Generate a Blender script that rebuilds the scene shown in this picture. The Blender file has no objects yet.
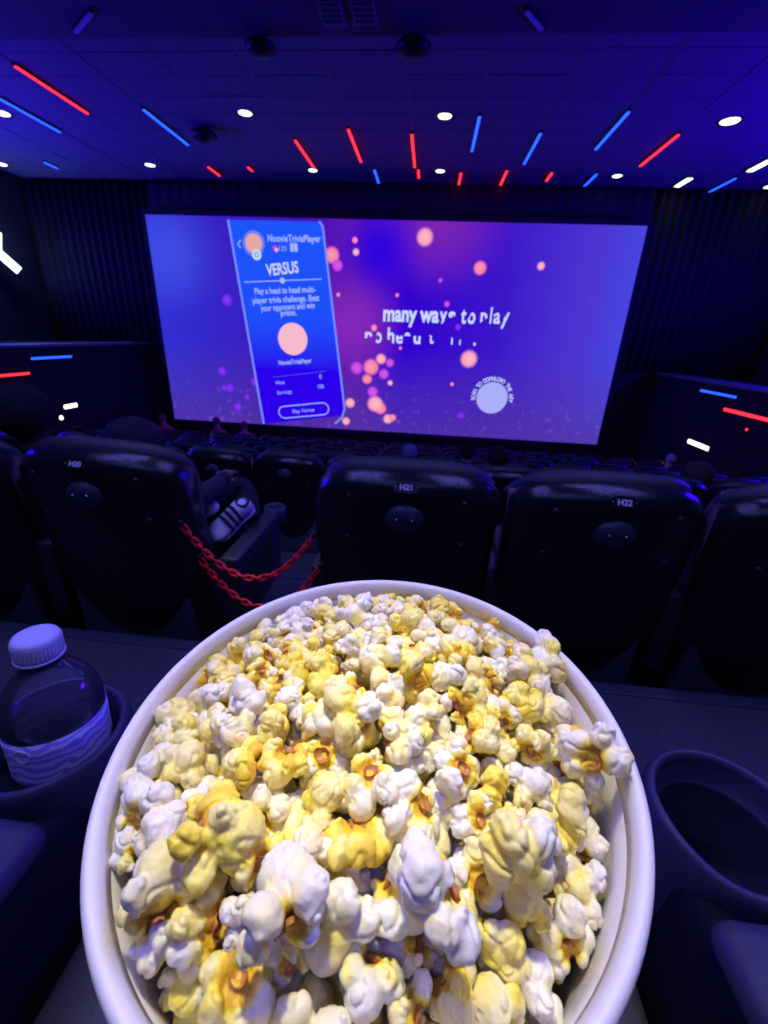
import bpy, bmesh, math, random
import numpy as np
from mathutils import Vector, Matrix, Euler, noise

PI = math.pi
random.seed(11)
rng = np.random.default_rng(5)
scene = bpy.context.scene
COL = scene.collection

# ------------------------------------------------------------------ camera
def make_camera():
    cam = bpy.data.cameras.new('camera')
    cam.sensor_fit = 'HORIZONTAL'
    cam.sensor_width = 36.0
    cam.lens = 428.0 / 768.0 * 36.0
    cam.clip_start = 0.01
    cam.clip_end = 100
    cam.dof.use_dof = True
    cam.dof.focus_distance = 0.27
    cam.dof.aperture_fstop = 16.0
    o = bpy.data.objects.new('camera', cam)
    COL.objects.link(o)
    R = (0.99428069, 0.07471473, -0.07631269)      # room right, in camera axes (x right, y down, z forward)
    D = (0.09899343, -0.37660544, 0.9210693)       # towards the screen
    V = (-0.04007767, 0.92335587, 0.38184778)      # down
    cx = Vector((R[0], D[0], -V[0]))
    cy = -Vector((R[1], D[1], -V[1]))
    cz = -Vector((R[2], D[2], -V[2]))
    m = Matrix((cx, cy, cz)).transposed().to_4x4()
    o.matrix_world = m
    scene.camera = o
make_camera()

# ------------------------------------------------------------------ world, exposure
vs = scene.view_settings
vs.view_transform = 'Standard'
vs.look = 'None'
vs.gamma = 1.0
vs.use_curve_mapping = False
vs.exposure = 0.0
scene.cycles.use_denoising = True
scene.cycles.max_bounces = 8
scene.cycles.transparent_max_bounces = 8
scene.cycles.sample_clamp_indirect = 6.0
scene.cycles.caustics_reflective = False
scene.cycles.caustics_refractive = False
w = bpy.data.worlds.new('dark_hall')
scene.world = w
w.use_nodes = True
w.node_tree.nodes['Background'].inputs[0].default_value = (0.02, 0.02, 0.25, 1)
w.node_tree.nodes['Background'].inputs[1].default_value = 0.03

# ------------------------------------------------------------------ added area lights (unseen blue fill for the hall)
CEIL = 3.4
def area_light(name, loc, target, size, size_y, power, color):
    l = bpy.data.lights.new(name, 'AREA')
    l.shape = 'RECTANGLE'
    l.size, l.size_y = size, size_y
    l.energy = power
    l.color = color
    o = bpy.data.objects.new(name, l)
    COL.objects.link(o)
    o.location = loc
    d = Vector(target) - Vector(loc)
    o.rotation_euler = d.to_track_quat('-Z', 'Y').to_euler()
    return o
BLUE = (0.19, 0.18, 1.0)
DEEP = (0.03, 0.0, 1.0)
FILL_UP = [((-10.6, 7.5, 0.9), (-5.0, 8.5, 3.4)), ((8.1, 7.5, 0.9), (3.0, 8.5, 3.4))]  # blue fill added beside both upper walls to tint the ceiling
for a, b in FILL_UP:
    area_light('added_up_fill', a, b, 3.0, 0.25, 640, DEEP)
FILL_DOWN = [((-1.9, 1.2, 3.19), (-0.6, 0.9, -0.8)), ((1.7, 1.4, 3.19), (0.6, 0.9, -0.8)), ((-0.6, -1.6, 3.19), (-0.2, 0.4, -0.5))]  # blue fill added over the seats, the last one behind the viewer
for a, b in FILL_DOWN:
    area_light('added_down_fill', a, b, 3.0, 0.22, 90 if a[1] > 0 else 38, BLUE)

# ------------------------------------------------------------------ materials
def lin(r, g, b):
    def f(c):
        c /= 255.0
        return c / 12.92 if c <= 0.04045 else ((c + 0.055) / 1.055) ** 2.4
    return (f(r), f(g), f(b), 1.0)

MATS = {}
def mat(name, color, rough=0.5, metal=0.0, var=0.25, scale=20.0, bump=0.0, bscale=200.0, spec=0.5, coat=0.0, trans=0.0, ior=1.45, sheen=0.0):
    if name in MATS:
        return MATS[name]
    m = bpy.data.materials.new(name)
    m.use_nodes = True
    nt = m.node_tree
    p = nt.nodes['Principled BSDF']
    p.inputs['Roughness'].default_value = rough
    p.inputs['Metallic'].default_value = metal
    p.inputs['Specular IOR Level'].default_value = spec
    p.inputs['Coat Weight'].default_value = coat
    p.inputs['Transmission Weight'].default_value = trans
    p.inputs['IOR'].default_value = ior
    p.inputs['Sheen Weight'].default_value = sheen
    tc = nt.nodes.new('ShaderNodeTexCoord')
    n = nt.nodes.new('ShaderNodeTexNoise')
    n.inputs['Scale'].default_value = scale
    n.inputs['Detail'].default_value = 4
    nt.links.new(tc.outputs['Object'], n.inputs['Vector'])
    mx = nt.nodes.new('ShaderNodeMix')
    mx.data_type = 'RGBA'
    c = color
    mx.inputs['A'].default_value = (c[0] * (1 - var), c[1] * (1 - var), c[2] * (1 - var), 1)
    mx.inputs['B'].default_value = (min(1, c[0] * (1 + var)), min(1, c[1] * (1 + var)), min(1, c[2] * (1 + var)), 1)
    nt.links.new(n.outputs['Fac'], mx.inputs['Factor'])
    nt.links.new(mx.outputs['Result'], p.inputs['Base Color'])
    if bump > 0:
        n2 = nt.nodes.new('ShaderNodeTexNoise')
        n2.inputs['Scale'].default_value = bscale
        n2.inputs['Detail'].default_value = 3
        nt.links.new(tc.outputs['Object'], n2.inputs['Vector'])
        b = nt.nodes.new('ShaderNodeBump')
        b.inputs['Strength'].default_value = bump
        b.inputs['Distance'].default_value = 0.005
        nt.links.new(n2.outputs['Fac'], b.inputs['Height'])
        nt.links.new(b.outputs['Normal'], p.inputs['Normal'])
    MATS[name] = m
    return m

def emit(name, color, strength=1.0):
    if name in MATS:
        return MATS[name]
    m = bpy.data.materials.new(name)
    m.use_nodes = True
    nt = m.node_tree
    nt.nodes.clear()
    e = nt.nodes.new('ShaderNodeEmission')
    e.inputs[0].default_value = color
    e.inputs[1].default_value = strength
    o = nt.nodes.new('ShaderNodeOutputMaterial')
    nt.links.new(e.outputs[0], o.inputs[0])
    MATS[name] = m
    return m

M_CARPET = mat('carpet', (0.075, 0.075, 0.085, 1), 0.95, var=0.35, scale=90, bump=0.6, bscale=500, spec=0.1)
M_CEIL = mat('ceiling_panel_paint', (0.16, 0.15, 0.18, 1), 0.75, var=0.1, scale=6, bump=0.1, spec=0.2)
M_GRID = mat('ceiling_grid', (0.4, 0.4, 0.44, 1), 0.6, var=0.1)
M_SOFFIT = mat('soffit_paint', (0.11, 0.10, 0.12, 1), 0.8, var=0.15, scale=5, spec=0.2)
M_WALL = mat('black_wall_fabric', (0.03, 0.03, 0.036, 1), 0.9, var=0.3, scale=15, bump=0.2, spec=0.15)
M_LEDGE = mat('ledge_paint', (0.16, 0.16, 0.18, 1), 0.6, var=0.2)
M_CURT = mat('black_velvet', (0.03, 0.03, 0.036, 1), 0.95, var=0.3, scale=30, spec=0.1)
M_SHELL = mat('black_glossy_plastic', (0.012, 0.012, 0.014, 1), 0.22, var=0.2, scale=60, bump=0.12, bscale=900)
M_LEATH = mat('black_leather', (0.03, 0.03, 0.034, 1), 0.5, var=0.25, scale=80, bump=0.25, bscale=500)
M_BASE = mat('dark_grey_plastic', (0.07, 0.07, 0.08, 1), 0.55, var=0.2, scale=40, bump=0.1)
M_NAVY = mat('dark_navy_plastic', (0.05, 0.05, 0.075, 1), 0.42, var=0.15, scale=50, bump=0.12, bscale=700)
M_INNER = mat('black_rubber', (0.01, 0.01, 0.012, 1), 0.7, var=0.2, spec=.2)
M_CUSH = mat('grey_seat_fabric', (0.13, 0.13, 0.135, 1), 0.9, var=0.25, scale=120, bump=0.5, bscale=600, spec=0.15)
M_METAL = mat('dull_screw_metal', (0.35, 0.33, 0.3, 1), 0.35, 1.0)
M_PLATE = mat('black_plate', (0.008, 0.008, 0.009, 1), 0.35)
M_PRINT = mat('white_print', (0.85, 0.85, 0.88, 1), 0.5, var=0.05)
M_CHAIN = mat('red_plastic', (0.75, 0.02, 0.03, 1), 0.35, var=0.15, scale=30)
M_WHITE = mat('white_fixture', (0.6, 0.6, 0.62, 1), 0.5, var=0.1)
M_BLACKMET = mat('black_metal', (0.015, 0.015, 0.018, 1), 0.45, 0.3)
M_RED = emit('red_led', (1.0, 0.022, 0.04, 1), 2.6)
M_BLU = emit('blue_led', (0.012, 0.062, 1.0, 1), 3.4)
M_LAMP = emit('white_lamp', (1.0, 0.97, 0.86, 1), 3.0)
M_COOL = emit('cool_lamp', (0.75, 0.95, 1.0, 1), 3.0)

# ------------------------------------------------------------------ mesh helpers
def link(name, me, m=None, parent=None):
    o = bpy.data.objects.new(name, me)
    COL.objects.link(o)
    if m is not None and hasattr(me, 'materials') and not me.materials:
        me.materials.append(m)
    if parent is not None:
        o.parent = parent
    return o

def to_mesh(name, bm, smooth=False):
    me = bpy.data.meshes.new(name)
    bmesh.ops.recalc_face_normals(bm, faces=bm.faces)
    bm.to_mesh(me)
    bm.free()
    if smooth:
        for p in me.polygons:
            p.use_smooth = True
    return me

def obj(name, bm, m, parent=None, smooth=False):
    return link(name, to_mesh(name, bm, smooth), m, parent)

def empty(name, loc=(0, 0, 0), rot=(0, 0, 0)):
    o = bpy.data.objects.new(name, None)
    COL.objects.link(o)
    o.location = loc
    o.rotation_euler = rot
    o.empty_display_size = 0.05
    return o

def tag(o, label=None, cat=None, group=None, kind=None):
    if label: o['label'] = label
    if cat: o['category'] = cat
    if group: o['group'] = group
    if kind: o['kind'] = kind
    return o

def box(bm, x0, x1, y0, y1, z0, z1, bev=0.0, seg=2):
    b = bmesh.new()
    bmesh.ops.create_cube(b, size=1)
    for v in b.verts:
        v.co = Vector((x0 + (v.co.x + .5) * (x1 - x0), y0 + (v.co.y + .5) * (y1 - y0), z0 + (v.co.z + .5) * (z1 - z0)))
    if bev > 0:
        bmesh.ops.bevel(b, geom=b.edges[:], offset=bev, segments=seg, affect='EDGES', profile=0.5)
    merge(bm, b)
    return bm

def merge(bm, b, mtx=None):
    if mtx is not None:
        bmesh.ops.transform(b, matrix=mtx, verts=b.verts)
    t = bpy.data.meshes.new('tmp')
    b.to_mesh(t)
    b.free()
    bm.from_mesh(t)
    bpy.data.meshes.remove(t)

def B(*a, **k):
    return box(bmesh.new(), *a, **k)

def lathe(prof, n=48, close=False):
    bm = bmesh.new()
    rings = []
    for r, z in prof:
        if r < 1e-6:
            rings.append([bm.verts.new((0, 0, z))])
        else:
            rings.append([bm.verts.new((r * math.cos(2 * PI * i / n), r * math.sin(2 * PI * i / n), z)) for i in range(n)])
    pairs = list(zip(rings[:-1], rings[1:]))
    if close:
        pairs.append((rings[-1], rings[0]))
    for a, b in pairs:
        for i in range(n):
            j = (i + 1) % n
            if len(a) == 1 and len(b) > 1:
                bm.faces.new((a[0], b[i], b[j]))
            elif len(b) == 1 and len(a) > 1:
                bm.faces.new((a[i], a[j], b[0]))
            elif len(a) > 1 and len(b) > 1:
                bm.faces.new((a[i], a[j], b[j], b[i]))
    return bm

def tube(bm, pts, r, n=8, closed=False):
    pts = [Vector(p) for p in pts]
    rings = []
    N = len(pts)
    prev = None
    for i, p in enumerate(pts):
        if closed:
            t = (pts[(i + 1) % N] - pts[i - 1]).normalized()
        else:
            t = (pts[min(i + 1, N - 1)] - pts[max(i - 1, 0)]).normalized()
        if prev is None:
            prev = t.orthogonal().normalized()
        a = (prev - t * prev.dot(t)).normalized()
        prev = a
        b = t.cross(a)
        rr = r[i] if isinstance(r, (list, tuple)) else r
        rings.append([bm.verts.new(p + (a * math.cos(2 * PI * k / n) + b * math.sin(2 * PI * k / n)) * rr) for k in range(n)])
    rng_ = range(N) if closed else range(N - 1)
    for i in rng_:
        A, C = rings[i], rings[(i + 1) % N]
        for k in range(n):
            bm.faces.new((A[k], A[(k + 1) % n], C[(k + 1) % n], C[k]))
    if not closed:
        bm.faces.new(rings[0][::-1])
        bm.faces.new(rings[-1])
    return bm

def disc(bm, x, z, r, y, n=24):
    vs_ = [bm.verts.new((x + r * math.cos(2 * PI * i / n), y, z + r * math.sin(2 * PI * i / n))) for i in range(n)]
    bm.faces.new(vs_)

def text_mesh(s, size=1.0, sx=1.0, bold=0.0, align='LEFT', extrude=0.0):
    c = bpy.data.curves.new('text', 'FONT')
    c.body = s
    c.size = size
    c.align_x = align
    c.offset = bold
    c.extrude = extrude
    c.resolution_u = 4
    o = bpy.data.objects.new('text', c)
    COL.objects.link(o)
    dg = bpy.context.evaluated_depsgraph_get()
    dg.update()
    me = bpy.data.meshes.new_from_object(o.evaluated_get(dg))
    bpy.data.objects.remove(o)
    bpy.data.curves.remove(c)
    me.materials.clear()
    for v in me.vertices:
        v.co.x *= sx
    return me

def eval_mesh(o):
    dg = bpy.context.evaluated_depsgraph_get()
    dg.update()
    return bpy.data.meshes.new_from_object(o.evaluated_get(dg))

def copy_tree(o, parent=None):
    c = o.copy()
    COL.objects.link(c)
    c.parent = parent
    for ch in list(o.children):
        copy_tree(ch, c)
    return c

# ------------------------------------------------------------------ the hall
XL, XR = -11.0, 8.5           # upper side walls
XLL, XRR = -8.1, 6.0          # lower side walls that carry the ledges
YF = 12.75
TIERS = [(1.20, -1.31), (2.1, -1.89), (4.55, -2.215), (5.85, -2.525), (7.15, -2.80), (8.35, -3.03), (9.55, -3.25), (10.8, -3.3)]

def build_hall():
    # stepped floor
    bm = bmesh.new()
    prof = [(-2.5, -1.6), (-2.5, -1.08)]
    z = -1.08
    for y, zn in TIERS:
        prof += [(y, z), (y, zn)]
        z = zn
    prof += [(YF, z), (YF, z - 0.2)]
    prof_low = [(YF, -3.5), (-2.5, -3.5)]
    pts = prof[1:-1] + prof_low
    a = [bm.verts.new((XLL - 0.2, p[0], p[1])) for p in pts]
    b = [bm.verts.new((XRR + 0.2, p[0], p[1])) for p in pts]
    bm.faces.new(a)
    bm.faces.new(b[::-1])
    for i in range(len(pts)):
        j = (i + 1) % len(pts)
        bm.faces.new((a[i], b[i], b[j], a[j]))
    tag(obj('floor', bm, M_CARPET), 'stepped dark grey carpeted floor of the seating rows', kind='structure')
    # nosing strips along each tier edge
    z = -1.08
    for i, (y, zn) in enumerate(TIERS):
        bm = B(XLL, XRR, y - 0.035, y + 0.012, z - 0.03, z + 0.006, bev=0.003)
        tag(obj('trim_%d' % (i + 1), bm, M_NAVY), 'dark edge strip along a carpeted seating tier', kind='structure')
        z = zn
    tag(obj('wall_front', B(XL, XR, YF, YF + 0.2, -3.5, CEIL), M_WALL), 'black wall behind the screen', kind='structure')
    tag(obj('wall_back', B(XL, XR, -2.9, -2.7, -3.5, CEIL), M_WALL), 'black back wall of the hall', kind='structure')
    tag(obj('wall_left_upper', B(XL - .2, XL, -2.9, YF, -0.6, CEIL), M_WALL), 'black upper side wall left of the seats', kind='structure')
    tag(obj('wall_right_upper', B(XR, XR + .2, -2.9, YF, -0.8, CEIL), M_WALL), 'black upper side wall right of the seats', kind='structure')
    tag(obj('wall_left', B(XL, XLL, -2.9, YF, -3.5, -0.52), M_WALL), 'black lower side wall with light bars, left of the seats', kind='structure')
    tag(obj('wall_right', B(XRR, XR, -2.9, YF, -3.5, -0.68), M_WALL), 'black lower side wall with light bars, right of the seats', kind='structure')
    tag(obj('trim_20', B(XLL - .6, XLL + .03, -2.9, YF, -0.52, -0.47, bev=.01), M_LEDGE), 'pale ledge capping the left lower wall', kind='structure')
    tag(obj('trim_21', B(XRR - .03, XRR + .6, -2.9, YF, -0.68, -0.63, bev=.01), M_LEDGE), 'pale ledge capping the right lower wall', kind='structure')
    # ceiling: slab, grid bars, panels
    ceil = tag(obj('ceiling', B(XL, XR, -2.9, YF, CEIL + 0.04, CEIL + 0.2), M_SOFFIT), 'dark panelled ceiling lit blue', kind='structure')
    px, py = 1.13, 0.58
    xs = [-0.6 + px * k for k in range(-10, 9)]
    y0 = 6.76
    pm = to_mesh('ceiling_panel', B(-px / 2 + 0.012, px / 2 - 0.012, -py / 2 + 0.007, py / 2 - 0.007, 0.0, 0.045, bev=0.006, seg=1))
    pm.materials.append(M_CEIL)
    for i in range(len(xs) - 1):
        xc = xs[i] + px / 2
        if xc - px / 2 < XL or xc + px / 2 > XR: continue
        for j in range(11):
            yc = y0 + py * (j + .5)
            if yc > YF: continue
            o = link('ceiling_panel', pm, None, ceil)
            o.location = (xc, yc, CEIL + random.uniform(-0.002, 0.003))
            o.rotation_euler = (random.uniform(-.003, .003), random.uniform(-.002, .002), 0)
    for x in xs:
        if XL < x < XR:
            obj('ceiling_joint', B(x - 0.008, x + 0.008, y0, YF, CEIL + 0.012, CEIL + 0.042), M_GRID, ceil)
    # lowered soffit over the audience
    tag(obj('ceiling_soffit', B(XL, XR, -2.9, 6.75, 3.25, 3.44), M_SOFFIT), 'lowered dark ceiling section above the audience', kind='structure')
build_hall()

# ------------------------------------------------------------------ ceiling fixtures
def led_bar(x0, x1, y0, y1, m, label, group, z=CEIL, xr=None):
    t = empty('light_bar', ((x0 + x1) / 2, (y0 + y1) / 2, z))
    L = math.hypot(x1 - x0, y1 - y0)
    t.rotation_euler = (0, 0, -math.atan2(x1 - x0, y1 - y0))
    obj('housing', B(-.03, .03, -L / 2 - .02, L / 2 + .02, -0.03, 0.01, bev=.004), M_BLACKMET, t)
    obj('tube', B(-.024, .024, -L / 2, L / 2, -0.05, -0.022, bev=.01), m, t)
    tag(t, label, 'light bar', group)
    return t
CEIL_BARS = [
    (M_RED, -6.24, 7.58, 9.00, 'long red light bar high on the ceiling, leftmost and nearest of the red ones'),
    (M_BLU, -7.40, 8.20, 9.76, 'blue light bar on the ceiling at the left edge of the picture'),
    (M_BLU, -5.12, 8.85, 10.31, 'blue ceiling bar between the leftmost red bar and a round lamp'),
    (M_RED, -5.30, 11.51, 12.09, 'short red ceiling bar near the front wall, left of the smallest red one'),
    (M_RED, -4.36, 11.48, 11.75, 'smallest red ceiling bar near the front wall above the left half of the screen'),
    (M_RED, -2.84, 10.03, 11.54, 'red ceiling bar that ends beside a small round lamp, above the blue screen panel'),
    (M_RED, -1.73, 9.55, 11.10, 'steep red ceiling bar just left of the short blue bar by the front wall'),
    (M_BLU, -1.50, 11.56, 12.70, 'blue ceiling bar by the front wall between two longer red bars'),
    (M_BLU, -9.15, 11.35, 11.75, 'tiny blue ceiling bar in the far left corner'),
    (M_RED, -0.60, 9.74, 11.35, 'upright red ceiling bar nearest the middle of the picture'),
    (M_RED, -0.53, 11.52, 12.03, 'tiny red ceiling bar directly beyond the upright middle red bar'),
    (M_BLU, 0.54, 9.05, 10.47, 'steep blue ceiling bar right of the middle round lamp'),
    (M_RED, 0.41, 11.67, 12.70, 'red ceiling bar by the front wall below the steep blue bar'),
    (M_BLU, 1.66, 9.66, 11.10, 'tilted blue ceiling bar, second of the three blue bars right of the middle'),
    (M_RED, 1.38, 11.51, 12.63, 'red ceiling bar by the front wall left of the tilted blue bar'),
    (M_BLU, 2.82, 8.87, 10.32, 'long blue ceiling bar left of the long red bar on the right'),
    (M_RED, 2.35, 11.59, 12.10, 'short red ceiling bar by the front wall, rightmost of the far red ones'),
    (M_BLU, 3.29, 11.62, 12.61, 'short blue ceiling bar by the front wall above the screen corner'),
    (M_RED, 3.97, 9.67, 11.13, 'long red ceiling bar on the right, left of the bright round lamp'),
    (M_BLU, 6.19, 11.75, 12.70, 'blue ceiling bar in the far right corner'),
]
for m, x, a, b, lab in CEIL_BARS:
    led_bar(x, x, a, b, m, lab, 'red and blue light bars on the ceiling')
# unseen bars added over the audience for extra coloured light
for x, m in ((-4.0, M_BLU), (-1.7, M_RED), (0.55, M_BLU), (2.8, M_RED)):
    led_bar(x, x, 3.2, 4.7, m, 'unseen light bar added on the low ceiling above the audience', 'added light bars above the audience', z=3.25)
# unlit tubes catching a little light
for (x0, y0, x1, y1, lab) in ((-4.72, 6.75, -4.25, 6.42, 'unlit grey tube under the low ceiling at top left'), (0.79, 6.5, 1.03, 6.8, 'unlit grey tube under the low ceiling at top centre')):
    led_bar(x0 * .956, x1 * .956, y0 * .97, y1 * .97, M_WHITE, lab, 'unlit tubes', z=3.25)

def downlight(x, y, r, label, z=CEIL, sx=1.0, sy=1.0):
    t = empty('downlight', (x, y, z))
    t.scale = (sx, sy, 1)
    obj('trim_ring', lathe([(r * 1.0, -0.004), (r * 1.28, -0.012), (r * 1.34, -0.002), (r * 1.34, 0.012), (r * 1.0, 0.012)], 32, True), M_BLACKMET, t, True)
    obj('lens', lathe([(0, -0.02), (r * .6, -0.017), (r * .95, -0.006), (r, 0.004), (0, 0.004)], 32), M_LAMP, t, True)
    tag(t, label, 'ceiling lamp', 'round downlights')
DOWN = [
    (-0.03, 9.13, .115, 'round white ceiling lamp between the upright red bar and the steep blue bar'),
    (-0.05, 11.69, .10, 'small round ceiling lamp by the front wall near the middle'),
    (4.54, 9.26, .14, 'large bright round ceiling lamp at the right'),
    (3.79, 11.84, .10, 'small round ceiling lamp by the front wall above the right end of the screen'),
    (-3.42, 9.05, .115, 'round ceiling lamp left of the middle, above the blue screen panel'),
    (-6.71, 11.56, .11, 'small round ceiling lamp above the upper left corner of the screen'),
    (-2.94, 11.75, .10, 'small dim round ceiling lamp at the end of a red bar'),
    (-7.95, 9.08, .14, 'round ceiling lamp cut by the left picture edge, nearer one'),
    (-10.5, 11.63, .13, 'round ceiling lamp at the far left corner'),
]
for x, y, r, lab in DOWN:
    downlight(x, y, r, lab)
# the two stretched lamps at the right
for x, y, L, lab in ((5.30, 12.08, .55, 'stretched white ceiling lamp left of the corner blue bar'), (6.2, 11.05, .6, 'stretched white ceiling lamp at the right picture edge'), (7.2, 12.2, .3, 'short white ceiling lamp at the right picture edge under the stretched one')):
    t = empty('strip_lamp', (x, y, CEIL))
    obj('housing', B(-.1, .1, -L / 2 - .05, L / 2 + .05, -0.03, 0.01, bev=.01), M_BLACKMET, t)
    obj('lens', B(-.06, .06, -L / 2, L / 2, -0.045, -0.02, bev=.011), M_LAMP, t)
    tag(t, lab, 'ceiling lamp')

def added_spot(x, y, tx, ty, tz, watts, angle, blend, label):  # added spots that brighten the bucket and the chain, out of view
    z = 3.25
    t = empty('downlight', (x, y, z))  # invented fixture, placed only to carry the added beam
    d = (Vector((tx, ty, tz)) - Vector((x, y, z - 0.03)))
    obj('housing', lathe([(0.2, 0.0), (0.2, -0.05), (0.19, -0.055), (0.18, -0.05), (0.18, -0.004), (0.0, -0.004)], 32), M_BLACKMET, t, True)
    l = bpy.data.lights.new('added_spot_beam', 'SPOT')
    l.energy = watts
    l.spot_size = math.radians(angle)
    l.spot_blend = blend
    l.shadow_soft_size = 0.16
    l.color = (1.0, 0.93, 0.60)
    o = bpy.data.objects.new('added_spot_beam', l)
    COL.objects.link(o)
    o.parent = t
    o.location = (0, 0, -0.03)
    o.rotation_euler = d.to_track_quat('-Z', 'Y').to_euler()
    tag(t, label, 'ceiling lamp')
added_spot(-0.25, 0.75, -0.01, 0.15, -0.2, 830, 6.2, 0.9, 'unseen narrow-beam lamp added above the foreground seat to light the popcorn')
added_spot(-0.9, 1.0, -0.56, 1.30, -0.75, 260, 7.5, 0.9, 'unseen narrow-beam lamp added to brighten the chained gap')

def ceiling_gear():
    # dark rounded loudspeaker pods and two vent boxes near the low soffit
    for x, y, z, s, lab in ((-4.44, 9.6, CEIL, 1.0, 'dark dome fixture on the ceiling between the blue bar and the round lamp'), (-2.3, 6.75, 3.25, .8, 'black pod under the edge of the low ceiling, left one'), (-0.45, 6.75, 3.25, .9, 'black pod under the edge of the low ceiling, right one')):
        t = empty('ceiling_pod', (x, y, z))
        t.scale = (s, s, s)
        obj('mount', B(-.05, .05, -.05, .05, -.08, .0, bev=.01), M_BLACKMET, t)
        obj('body', lathe([(0, -.24), (.1, -.225), (.2, -.17), (.24, -.11), (.2, -.075), (0, -.07)], 28), M_BLACKMET, t, True)
        tag(t, lab, 'ceiling fixture')
    for x, lab in ((-1.33, 'faint grey vent box on the low ceiling, left of two'), (-0.98, 'faint grey vent box on the low ceiling, right of two')):
        t = empty('vent_box', (x, 6.3, 3.25))
        obj('frame', B(-.13, .13, -.2, .2, -.04, .0, bev=.008), M_LEDGE, t)
        for k in range(4):
            obj('slat', B(-.11, .11, -.17 + k * .09, -.12 + k * .09, -.05, -.04, bev=.004, seg=1), M_SOFFIT, t)
        tag(t, lab, 'vent')
    for a, b in FILL_UP:  # housings invented for the added upward fill lights
        s = -1 if a[0] < 0 else 1
        t = empty('added_fill_housing', (a[0] + s * .22, a[1], a[2] - .12))
        obj('body', B(-.12, .12, -1.55, 1.55, -.08, .04, bev=.02), M_BLACKMET, t)
        for dy in (-1.2, 1.2):
            obj('bracket', B(min(0, s * .2), max(0, s * .2), dy - .03, dy + .03, -.06, -.02), M_BLACKMET, t)
        tag(t, 'made-up black housing of the added fill light by the %s upper wall' % ('left' if s < 0 else 'right'), 'wall lamp')
ceiling_gear()

# ------------------------------------------------------------------ wall lights
def wall_bar(side, y0, y1, z, m, label, th=.03):
    x = XLL if side < 0 else XRR
    t = empty('wall_light_bar', (x, (y0 + y1) / 2, z))
    L = (y1 - y0) / 2
    s = -side
    obj('housing', B(min(0, s * .03), max(0, s * .03), -L - .02, L + .02, -th - .008, th + .008, bev=.004), M_BLACKMET, t)
    obj('tube', B(min(s * .02, s * .045), max(s * .02, s * .045), -L, L, -th * .7, th * .7, bev=.008), m, t)
    tag(t, label, 'light bar', 'light bars on the side walls')
wall_bar(-1, 8.52, 9.59, -0.735, M_BLU, 'blue light bar on the left lower wall under the ledge')
wall_bar(-1, 7.0, 8.39, -1.01, M_RED, 'red light bar on the left lower wall at the picture edge')
wall_bar(1, 9.12, 10.31, -0.84, M_BLU, 'blue light bar on the right lower wall under the ledge')
wall_bar(1, 7.6, 9.35, -1.10, M_RED, 'red light bar on the right lower wall at the picture edge', .04)
wall_bar(-1, 9.05, 9.42, -1.79, M_LAMP, 'short white lamp on the left lower wall above the seats', .06)
wall_bar(1, 9.42, 10.17, -1.93, M_LAMP, 'white lamp bar on the right lower wall above the seats', .06)
def small_wall_lamp(side, y, z, label, r=.05, m=M_LAMP):
    x = XLL if side < 0 else XRR
    t = empty('wall_lamp', (x, y, z))
    t.rotation_euler = (0, -side * PI / 2, 0)
    obj('base', lathe([(0, 0), (r * 1.5, 0), (r * 1.4, .03), (0, .03)], 20), M_BLACKMET, t, True)
    obj('lens', lathe([(r, .028), (r * .8, .045), (0, .055)], 20), m, t, True)
    tag(t, label, 'wall lamp')
small_wall_lamp(-1, 8.9, -2.0, 'tiny round lamp below the white lamp on the left wall')
small_wall_lamp(1, 9.3, -2.35, 'tiny round lamp below the white lamp bar on the right wall', .035)
small_wall_lamp(1, 8.55, -1.35, 'tiny red pilot lamp under the red bar on the right wall', .025, M_RED)

def flood_lamp():
    # bright cool lamp at the left picture edge: two tilted glowing panels on a bracket
    t = empty('flood_lamp', (XL + .02, 11.02, 1.53))
    obj('bracket', B(0, .22, -.06, .06, -.35, .3, bev=.02), M_BLACKMET, t)
    for k, (ry, y, z, w_, h_) in enumerate(((-0.25, -.02, .20, .13, .20), (0.8, .16, -.20, .10, .30))):
        p = obj('lamp_head', B(.1, .2, -w_ - .02, w_ + .02, -h_ - .02, h_ + .02, bev=.02), M_BLACKMET, t)
        p.location = (.3, y, z)
        p.rotation_euler = (ry, 0, -.35)
        obj('panel', B(.195, .215, -w_, w_, -h_, h_, bev=.008), M_COOL, p)
    l = bpy.data.lights.new('flood_glow', 'POINT')
    l.energy = 60
    l.color = (.25, .4, 1)
    l.shadow_soft_size = .15
    o = bpy.data.objects.new('flood_glow', l)
    COL.objects.link(o)
    o.parent = t
    o.location = (.6, 0, 0)
    tag(t, 'bright cool-white flood lamp with two glowing panels at the left edge', 'wall lamp')
flood_lamp()

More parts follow.
